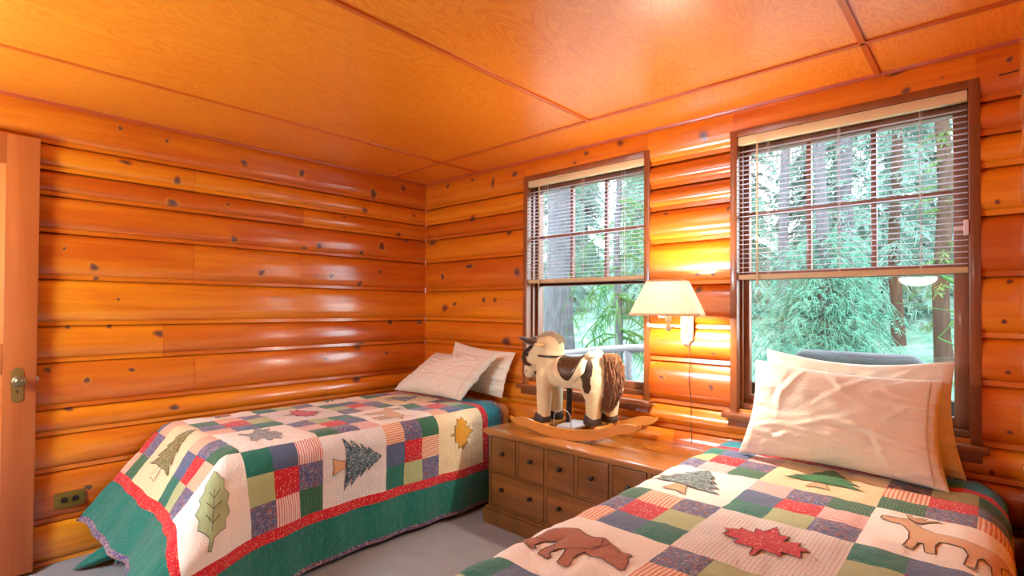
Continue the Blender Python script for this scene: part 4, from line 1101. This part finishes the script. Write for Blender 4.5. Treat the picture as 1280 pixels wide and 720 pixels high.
for sy in (-1, 1):
    m = MB(); Lp = 9; tip = Vector((-.112, sy * .030, .036)); base = Vector((-.232, B + sy * .045, .515)); up = Vector((.3, 0, 1)).normalized(); sd = tip.cross(up).normalized()
    rows = []
    for i in range(Lp + 1):
        f = i / Lp; w = .046 * math.sin(PI * min(1, .16 + .84 * f) ** .85) + .001; c_ = base + tip * f
        rows.append([m.vert(c_ + sd * w * math.cos(2 * PI * k / 12) + up * w * .42 * math.sin(2 * PI * k / 12)) for k in range(12)])
    for A_, B_ in zip(rows, rows[1:]):
        for k in range(12): m.face((A_[k], A_[(k + 1) % 12], B_[(k + 1) % 12], B_[k]))
    m.face(rows[0][::-1]); m.face(rows[-1]); ear = m.build('ear', SPOT, horse)
for sy in (-1, 1):
    m = MB(); m.ell((-.292, B + sy * .052, .445), (.007, .004, .009), u=12, v=8); m.build('eye', BLACK, horse)
for sy in (-1, 1):
    m = MB(); m.tube([(-.322, B + sy * .034, .325), (-.310, B + sy * .042, .34), (-.300, B + sy * .045, .352)], .0018, 5); m.build('mouth_stitching', SPOT, horse)
# mane: tufts along the crest
m = MB(); rr = random.Random(3)
for k in range(620):
    f = rr.random(); a = f * 2.2; cx = -.165 + .088 * math.cos(.35 + a) ; cz = .500 + .078 * math.sin(.35 + a)
    yy = rr.uniform(-.030, .030); p0 = Vector((cx, B + yy, cz - abs(yy) * .25)); n_ = Vector((math.cos(.35 + a), yy * 10, math.sin(.35 + a))).normalized()
    p1 = p0 + n_ * rr.uniform(.006, .015) + Vector((rr.uniform(-.008, .008), rr.uniform(-.008, .008), rr.uniform(-.006, .004)))
    m.tube([p0 - n_ * .012, p0.lerp(p1, .5) + n_ * .002, p1], [.0022, .0020, .0005], 4, cap=False)
m.build('mane', MANE, horse, fix=False)
# handle dowels either side of the head
for sy in (-1, 1):
    m = MB(); m.tube([(-.178, B + sy * .045, .512), (-.185, B + sy * .125, .512)], .0105, 14); m.ell((-.185, B + sy * .125, .512), (.012, .006, .012), u=14, v=8); m.build('handle', DOWEL, horse)
# fleece blanket and saddle follow the barrel
def wrap(s0, s1, n, angf, off, th, name, mat, edge=0, lump=0):
    """angf(s) -> half angle measured from the top"""
    m = MB(); NN = 28; g = {}
    for side in (0, 1):
        for i in range(n + 1):
            s = s0 + (s1 - s0) * i / n; am = angf((s - s0) / (s1 - s0))
            for j in range(NN + 1):
                a = -am + 2 * am * j / NN; t_ = abs(a) / max(am, 1e-3)
                rx = .088 + .008 * sm((s + .02) / .12); r = rx + off + (th if side else 0)
                f = min(1, (1 - t_) * am / .18, i / 1.2 + .25, (n - i) / 1.2 + .25)
                if side: r -= th * (1 - f) * .8
                r += lump * noise.noise(Vector((s * 30, a * 3, 1.7)))
                top = .004 * sm((s - .02) / .1)
                g[i, j, side] = m.vert((s, B + r * math.sin(a), .352 + top + r * 1.02 * math.cos(a)))
    for side in (0, 1):
        for i in range(n):
            for j in range(NN):
                q = (g[i, j, side], g[i + 1, j, side], g[i + 1, j + 1, side], g[i, j + 1, side]); m.face(q if side else q[::-1])
    for i in range(n):
        for j in (0, NN): m.face((g[i, j, 0], g[i + 1, j, 0], g[i + 1, j, 1], g[i, j, 1]))
    for j in range(NN):
        for i in (0, n): m.face((g[i, j, 0], g[i, j + 1, 0], g[i, j + 1, 1], g[i, j, 1]))
    return m.build(name, mat, horse, angle=70)
wrap(-.094, .115, 18, lambda f: 1.55 + .75 * math.sin(PI * min(1, max(0, .08 + f * .84))) - .35 * f, .001, .011, 'saddle_blanket', CREAM2, lump=.004)
wrap(-.062, .085, 16, lambda f: max(.35, 2.05 * math.sin(PI * (.12 + .76 * f)) ** .62 - .35 * f), .013, .005, 'saddle', LEATH)
for (x, a) in ((-.035, 1.5), (-.045, .9)):
    m = MB(); m.ell((x, B - .109 * math.sin(a), .352 + .111 * math.cos(a)), (.004, .003, .004), u=10, v=8); m.build('saddle_stud', BRASS, horse)
m = MB()
for (c_, r_) in (((.125, B - .01, .462), (.045, .055, .022)), ((.150, B + .0, .474), (.026, .045, .020)), ((.105, B + .02, .462), (.03, .05, .018))): m.ell(c_, r_)
m.build('saddle_roll', CREAM2, horse)
# tail: a thick hank of fur
m = MB(); rr = random.Random(9)
for k in range(1500):
    a = rr.uniform(0, 2 * PI); rr_ = math.sqrt(rr.random()); ox, oy = rr_ * math.cos(a), rr_ * math.sin(a)
    ln = rr.uniform(.55, 1.0); pts = []
    st = rr.random() * .45
    for q in range(6):
        f = st + (ln - st) * q / 5
        cx = .232 + .040 * math.sin(min(1, f * 2.2) * PI / 2) - .045 * f * f ; cz = .475 + .03 * math.sin(min(1, f * 3) * PI) - .315 * f
        w = .022 + .022 * math.sin(PI * min(1, f * .9 + .12)); ex = 1 + .15 * rr.uniform(-1, 1)
        pts.append((cx + ox * w * ex + .012 * rr.uniform(-1, 1) * (1 + f), B - .045 + .02 * (1 - f) + oy * w * 1.0 * ex + .008 * rr.uniform(-1, 1), cz + .006 * rr.uniform(-1, 1)))
    m.tube(pts, [.0022, .003, .003, .0026, .002, .0004], 4, cap=False)
m.build('tail', TAILM, horse, fix=False)
# ------------------------------------------------------------------ the wood outside
BARK = wood('bark', (60, 62, 66), (106, 106, 110), 2, 1.4, .95, 0, 2.0, spec=.1); BARKR = wood('red_bark', (56, 44, 38), (92, 72, 60), 2, 1.4, .95, 0, 2.0, spec=.1)
def leafm(name, a, b):
    t = NT(name); co = t.coord(); n = t.noise(co, 3, 4); base = t.mix(n, tuple(x * .46 for x in lin(a)[:3]) + (1,), tuple(x * .46 for x in lin(b)[:3]) + (1,))
    t.set(base, .7, spec=.2)
    tl = t.new('ShaderNodeBsdfTranslucent'); t.l(base, tl.inputs[0]); mx = t.new('ShaderNodeMixShader'); mx.inputs[0].default_value = .35
    t.l(t.p.outputs[0], mx.inputs[1]); t.l(tl.outputs[0], mx.inputs[2]); t.l(mx.outputs[0], t.out.inputs[0]); return t.mat
NEED = leafm('hemlock_needles', (84, 166, 138), (146, 214, 186)); NEED2 = leafm('far_needles', (126, 190, 166), (190, 230, 214)); NEED3 = leafm('misty_needles', (160, 212, 194), (206, 238, 226)); MOSS = leafm('moss', (70, 150, 74), (128, 190, 110)); FERN = leafm('fern_green', (104, 160, 84), (170, 200, 120)); DRY = leafm('dry_twigs', (170, 120, 70), (200, 156, 104))  # misty needles: haze painted in as a paler colour
def gz(y): return -.42 + .20 * max(0, y - 2.2)
def gmat():
    t = NT('forest_floor'); co = t.coord(); n = t.noise(co, 2.6, 8, .7); k = t.ramp(n, [(.3, lin((64, 96, 80))), (.5, lin((100, 130, 114))), (.7, lin((140, 152, 144)))])
    x = t.math('MULTIPLY', t.math('SUBTRACT', t.math('ADD', t.sep(co)[0], t.math('MULTIPLY', n, 2.0)), 5.2), .6, True)      # pale ground added out of view to the right, brightens reflections on the logs
    k = t.mix(x, k, t.mix(n, lin((196, 194, 190)), lin((226, 224, 220))))
    m = t.set(k, .95, spec=.1); t.bump(n, .8, .1); return m
m = MB(); N = 40; rr = random.Random(2); g = {}
for j in range(N + 1):
    for i in range(N + 1):
        x = -22 + 48 * i / N; y = .16 + 30 * (j / N) ** 1.5
        g[i, j] = m.vert((x, y, gz(y) + .16 * noise.noise(Vector((x * .4, y * .4, 3)))))
for j in range(N):
    for i in range(N): m.face((g[i, j], g[i + 1, j], g[i + 1, j + 1], g[i, j + 1]))
tag(m.build('ground', gmat(), angle=180), kind='structure')
DECKM = wood('weathered_deck', (92, 90, 90), (128, 126, 126), 0, .6, .8, 0)
m = MB()
for k in range(15): m.bevbox(-1.2, 5.2, .17 + k * .122, .17 + k * .122 + .116, .0, .035, .003)
for x in (-1.1, 1.0, 3.0, 5.0): m.box(x - .05, x + .05, .2, 1.98, -.5, -.0)
tag(m.build('porch_deck', DECKM), kind='structure')
RAILM = wood('peeled_pole', (116, 112, 116), (156, 152, 156), 0, 1.2, .7, 0)
pr = thing('porch_railing', 'peeled pale pole railing seen through the narrow window', 'railing', (.7, 1.5, .035))
m = MB(); m.tube([(-1.7, .02, .755), (-.8, -.01, .80), (-.35, 0, .80), (.05, .02, .86), (.34, .01, .885), (1.0, .0, .93)], [.032, .034, .03, .034, .038, .04], 10); m.build('rail', RAILM, pr)
m = MB(); m.tube([(-1.7, .02, .26), (-.3, 0, .27), (1.0, 0, .30)], [.026, .028, .03], 10); m.build('rail', RAILM, pr)
for x, r_ in ((-1.3, .04), (.33, .042), (.95, .05)):
    m = MB(); m.tube([(x, .0, .0), (x + .008, 0, .4), (x, 0, .86 if x < 0.9 else 1.0)], [r_, r_ * .95, r_ * .9], 10); m.build('post', RAILM, pr)
# porch sofa behind the wide window
GREY = fabric('outdoor_grey_cloth', solid((52, 55, 64), .2), .6); RAT = plain('dark_sofa_frame', (44, 42, 44), .6)
sf = thing('porch_sofa', 'dark grey cushioned porch sofa outside the wide window', 'sofa', (2.95, .62, .035))
m = MB(); m.bevbox(-.66, .66, -.38, .40, .22, .34, .02)
for x in (-.6, .6):
    for y in (-.3, .32): m.bevbox(x - .035, x + .035, y - .035, y + .035, 0, .23, .006)
for x in (-.66, .60): m.bevbox(x, x + .06, -.38, .40, .3, .58, .01)
m.bevbox(-.66, .66, -.40, -.34, .3, .86, .01); m.build('frame', RAT, sf)
def cushion(nm, x0, x1, y0, y1, z0, z1, r, seed):
    bm = bmesh.new(); bmesh.ops.create_cube(bm, size=1)
    for v in bm.verts: v.co = Vector(((x0 + x1) / 2 + v.co.x * (x1 - x0), (y0 + y1) / 2 + v.co.y * (y1 - y0), (z0 + z1) / 2 + v.co.z * (z1 - z0)))
    bmesh.ops.bevel(bm, geom=bm.edges[:], offset=r, segments=4, affect='EDGES', profile=.5)
    bmesh.ops.subdivide_edges(bm, edges=[e for e in bm.edges if e.calc_length() > .1], cuts=14, use_grid_fill=True)
    for v in bm.verts:
        n_ = noise.noise_vector(Vector(v.co) * 5 + Vector((seed, 0, 0))); v.co += n_ * .012
    m = MB(); m.addbm(bm); return m.build(nm, GREY, sf, angle=180)
cushion('back_cushion', -.265, .285, -.33, -.17, .42, 1.04, .06, 2)
cushion('seat_cushion', -.59, .59, -.33, .38, .34, .48, .05, 5)
def spray(m, base, dirv, length, droop, rr, dens=9, leaf=.05, fan=.35, mt=0):
    """a drooping conifer branch: stem and flat sprays of needle twigs"""
    d = Vector(dirv).normalized(); side = d.cross(Vector((0, 0, 1))).normalized(); n = max(4, int(length * dens)); pts = []
    for i in range(n + 1):
        f = i / n; pts.append(Vector(base) + d * length * f + Vector((0, 0, -droop * length * f * f)))
    m.tube(pts, [.006 * (1 - i / (n + 1)) + .0015 for i in range(n + 1)], 4, 0, cap=False)
    for i in range(1, n + 1):
        f = i / n; t_ = (pts[i] - pts[i - 1]).normalized()
        for sg in (-1, 1):
            L = length * fan * (1 - .6 * f) * rr.uniform(.6, 1.1); q0 = pts[i]; q1 = q0 + side * sg * L * .85 + t_ * L * .45 + Vector((0, 0, -L * rr.uniform(.25, .6)))
            K = max(3, int(L / leaf * 1.4)); tw = (q1 - q0).normalized(); nn = tw.cross(t_).normalized()
            for k in range(K):
                c0 = q0.lerp(q1, (k + .3) / K) + Vector((0, 0, -.06 * L * (k / K) ** 2))
                for s2 in (-1, 1):
                    tip = c0 + tw * leaf * .8 + (t_ * s2 * .8 + Vector((0, 0, -.35 * rr.random()))) * leaf * rr.uniform(.7, 1.3); wv = tw * leaf * .16 + nn * leaf * .06 * rr.uniform(-1, 1)
                    a = m.vert(c0 - wv); b_ = m.vert(c0 + wv); c_ = m.vert(tip + wv * .4); d_ = m.vert(tip - wv * .4); m.face((a, b_, c_, d_), mt)
def conifer(name, label, x, y, h, r, seed, mats, nb, z0, z1, lng, droop=.5, group='trees outside the windows', leaf=.06, bark=BARK, lean=0, az=None):
    rr = random.Random(seed)
    t = thing(name, label, 'tree', (x, y, gz(y)), 0, group)
    m = MB(); n = 14
    m.tube([(lean * (i / n) * h + .03 * math.sin(i * 1.3 + seed), .03 * math.cos(i * 1.7), h * i / n - .15) for i in range(n + 1)], [r * (1.25 if i == 0 else 1) * (1 - .5 * i / n) for i in range(n + 1)], 14); m.build('trunk', bark, t)
    if nb:
        m = MB()
        for k in range(nb):
            z = rr.uniform(z0, z1); a = rr.uniform(0, 2 * PI) if az is None else rr.uniform(*az)
            L = lng * (1 - .45 * (z - z0) / max(z1 - z0, .1)) * rr.uniform(.6, 1.15)
            spray(m, (lean * z, 0, z), (math.cos(a), math.sin(a), rr.uniform(-.1, .25)), L, droop * rr.uniform(.6, 1.3), rr, leaf=leaf)
        m.build('foliage', [mats, bark], t, fix=False, smooth=False)
    return t
# narrow window: thick trunk, mossy snag
conifer('fir_tree', 'thick grey-barked trunk at the left of the narrow window', -1.58, 3.9, 9, .26, 1, NEED2, 0, 2, 8, 1)
mt = thing('mossy_tree', 'bare tree with drooping moss-green branches right of the thick trunk', 'tree', (-.16, 3.3, gz(3.3)), 0, 'trees outside the windows')
m = MB(); m.tube([(.02 * math.sin(i), .02 * math.cos(i * 2), i * .5 - .1) for i in range(12)], [.062 * (1 - i / 16) for i in range(12)], 10); m.build('trunk', BARK, mt)
rr = random.Random(5); m = MB()
for k in range(54):
    z = rr.uniform(.7, 4.2); a = rr.choice((rr.uniform(PI * .75, PI * 1.35), rr.uniform(-.5, .4), rr.uniform(0, 6.3))); L = rr.uniform(.5, .84); d = Vector((math.cos(a), math.sin(a) * .7, .25)); pts = []
    for i in range(10):
        f = i / 9; pts.append(Vector((0, 0, z)) + d * L * f + Vector((0, 0, -1.0 * L * f * f)) + Vector((rr.uniform(-1, 1), rr.uniform(-1, 1), rr.uniform(-1, 1))) * .018)
    m.tube(pts, [.017 * (1 - i / 11) for i in range(10)], 5)
    for q in range(14):
        i = rr.randint(2, 9); b_ = pts[i]; e = b_ + Vector((rr.uniform(-.12, .12), rr.uniform(-.1, .1), -rr.uniform(.08, .30))); m.tube([b_, b_.lerp(e, .5) + Vector((.02, 0, 0)), e], [.006, .005, .002], 4)
m.build('mossy_branches', MOSS, mt)
# wide window: near hemlock boughs, bare trunks behind them, then rows of narrow firs up the slope
conifer('hemlock_tree', 'hemlock with drooping teal boughs just beyond the porch sofa', 2.0, 4.3, 9, .075, 11, NEED, 170, .85, 2.2, 1.08, .8, leaf=.055, bark=BARK)
conifer('fir_tree', 'tall grey trunk behind the middle pane of the wide window', 1.83, 6.6, 10, .12, 12, NEED2, 90, 1.3, 7, .42, .6, leaf=.07)
conifer('fir_tree', 'slender grey trunk behind the left pane of the wide window', 1.05, 6.3, 10, .085, 13, NEED2, 0, 0, 1, 1)
conifer('fir_tree', 'small brown trunk right of the hemlock boughs', 2.3, 7.95, 10, .09, 14, NEED2, 90, 1.0, 7, .42, .6, leaf=.07, bark=BARKR)
conifer('cedar_tree', 'brown snag with short mossy stubs at the right of the wide window', 2.98, 6.5, 9, .10, 15, FERN, 70, .5, 6, .36, .5, leaf=.06, bark=BARKR)
conifer('fir_tree', 'green bushy fir behind the mossy bare tree', -1.15, 6.3, 9, .13, 16, NEED2, 120, .4, 6.5, 1.0, .7, leaf=.075)
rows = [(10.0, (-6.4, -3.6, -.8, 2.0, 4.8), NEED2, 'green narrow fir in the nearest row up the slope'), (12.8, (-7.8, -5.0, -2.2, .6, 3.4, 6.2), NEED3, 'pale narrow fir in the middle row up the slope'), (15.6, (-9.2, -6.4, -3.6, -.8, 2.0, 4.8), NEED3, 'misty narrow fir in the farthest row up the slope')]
where = {10.0: ['left of the thick grey trunk', 'behind the thick grey trunk', 'behind the mossy tree', 'behind the tall grey trunk', 'right of the brown snag']}
for ri, (y, xs, mt_, lb) in enumerate(rows):
    for k, x in enumerate(xs):
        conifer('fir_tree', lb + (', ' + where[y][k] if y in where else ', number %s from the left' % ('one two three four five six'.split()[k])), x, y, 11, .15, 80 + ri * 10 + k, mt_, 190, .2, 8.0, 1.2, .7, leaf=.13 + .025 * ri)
def fern(label, x, y, z, s, seed, mt=FERN, nm='sword_fern', n=26, cat='fern'):
    rr = random.Random(seed); t = thing(nm, label, cat, (x, y, z), 0, 'undergrowth outside the wide window'); m = MB()
    for k in range(n):
        a = rr.uniform(0, 2 * PI); L = s * rr.uniform(.6, 1.1); d = Vector((math.cos(a), math.sin(a), 0)); e = rr.uniform(.5, 1.1); pts = []
        for i in range(13):
            f = i / 12; pts.append(d * L * f * .8 + Vector((0, 0, L * e * (f - f * f * .85) * 1.3)))
        m.tube(pts, .004, 4, cap=False); sd = d.cross(Vector((0, 0, 1)))
        for i in range(1, 13):
            w = L * .16 * math.sin(PI * min(1, i / 12.5 + .08)) + .01
            for sg in (-1, 1):
                b_ = pts[i]; tp = b_ + sd * sg * w + d * w * .3 + Vector((0, 0, -w * .3)); h_ = (pts[i] - pts[i - 1]) * .38
                m.face([m.vert(b_ - h_), m.vert(b_ + h_), m.vert(tp + h_ * .2), m.vert(tp - h_ * .2)])
    m.build('fronds', mt, t, fix=False, smooth=False); return t
fern('yellow-green fern clump low at the right of the wide window', 3.45, 3.35, gz(3.35), .42, 31); fern('green fern clump beside the yellow-green one', 4.3, 3.6, gz(3.6), .42, 32, leafm('fern_deep', (70, 140, 84), (120, 180, 110)))
fern('fern clump at the foot of the brown snag', 2.98, 5.85, gz(5.9), .30, 33); fern('fern clump on the slope right of the brown snag', 3.75, 6.1, gz(6.1), .42, 34)
sh = thing('mossy_branch', 'leaning mossy branch beside the ferns outside the wide window', 'branch', (3.62, 4.6, gz(4.6))); m = MB(); rr = random.Random(8)
m.tube([(.12, 0, 0), (.06, .0, .5), (-.08, 0, .95), (-.35, .1, 1.45), (-.75, .2, 1.75)], [.045, .04, .03, .022, .01], 8)
for k in range(10):
    z = rr.uniform(.5, 1.4); x = -.05 - .2 * z; m.tube([(x, 0, z), (x + rr.uniform(-.4, .5), rr.uniform(-.2, .3), z + rr.uniform(.1, .5)), (x + rr.uniform(-.9, .9), rr.uniform(-.3, .4), z + rr.uniform(.2, .6))], [.014, .01, .003], 5)
m.build('stem', MOSS, sh)

# ------------------------------------------------------------------ daylight
w = bpy.data.worlds.new('overcast'); scene.world = w; w.use_nodes = True
nt = w.node_tree; nt.nodes.clear(); ou = nt.nodes.new('ShaderNodeOutputWorld'); bg = nt.nodes.new('ShaderNodeBackground')
tc = nt.nodes.new('ShaderNodeTexCoord'); sp = nt.nodes.new('ShaderNodeSeparateXYZ'); rp = nt.nodes.new('ShaderNodeValToRGB')
nt.links.new(tc.outputs['Generated'], sp.inputs[0]); nt.links.new(sp.outputs[2], rp.inputs[0]); nt.links.new(rp.outputs[0], bg.inputs[0]); nt.links.new(bg.outputs[0], ou.inputs[0])
rp.color_ramp.elements[0].position = .0; rp.color_ramp.elements[0].color = (.72, .85, .90, 1); rp.color_ramp.elements[1].position = .5; rp.color_ramp.elements[1].color = (.78, .91, 1, 1)
bg.inputs[1].default_value = SKY_L
for I, W_ in ((I1, W1), (I2, W2)):
    l = bpy.data.lights.new('daylight_portal', 'AREA'); l.shape = 'RECTANGLE'; l.size = W_[1] - W_[0]; l.size_y = W_[3] - W_[2]; l.cycles.is_portal = True
    o = bpy.data.objects.new('daylight_portal', l); C.objects.link(o); o.location = ((W_[0] + W_[1]) / 2, .13, (W_[2] + W_[3]) / 2); o.rotation_euler = (-PI / 2, 0, 0)

# ------------------------------------------------------------------ camera
cam = bpy.data.cameras.new('camera'); co = bpy.data.objects.new('camera', cam); C.objects.link(co); scene.camera = co
f, cx, cy, cz, yaw, pit, rol, py = CAM
cam.sensor_width = 36; cam.lens = f / 1280 * 36; cam.shift_y = py / 1280; cam.clip_start = .02; cam.clip_end = 200
fw = Vector((-math.sin(yaw) * math.cos(pit), math.cos(yaw) * math.cos(pit), math.sin(pit))); r_ = Vector((math.cos(yaw), math.sin(yaw), 0)); u_ = r_.cross(fw)
r2 = r_ * math.cos(rol) + u_ * math.sin(rol); u2 = -r_ * math.sin(rol) + u_ * math.cos(rol)
co.matrix_world = Matrix(((r2.x, u2.x, -fw.x, cx), (r2.y, u2.y, -fw.y, cy), (r2.z, u2.z, -fw.z, cz), (0, 0, 0, 1)))
vs = scene.view_settings; vs.view_transform = 'Standard'; vs.look = 'None'; vs.gamma = 1; vs.use_curve_mapping = False; vs.exposure = EXPO
scene.display_settings.display_device = 'sRGB'
scene.cycles.use_denoising = True; scene.cycles.max_bounces = 10; scene.cycles.diffuse_bounces = 5; scene.cycles.transparent_max_bounces = 16
scene.cycles.sample_clamp_indirect = 6; scene.cycles.caustics_reflective = False; scene.cycles.caustics_refractive = False
bpy.context.view_layer.update()
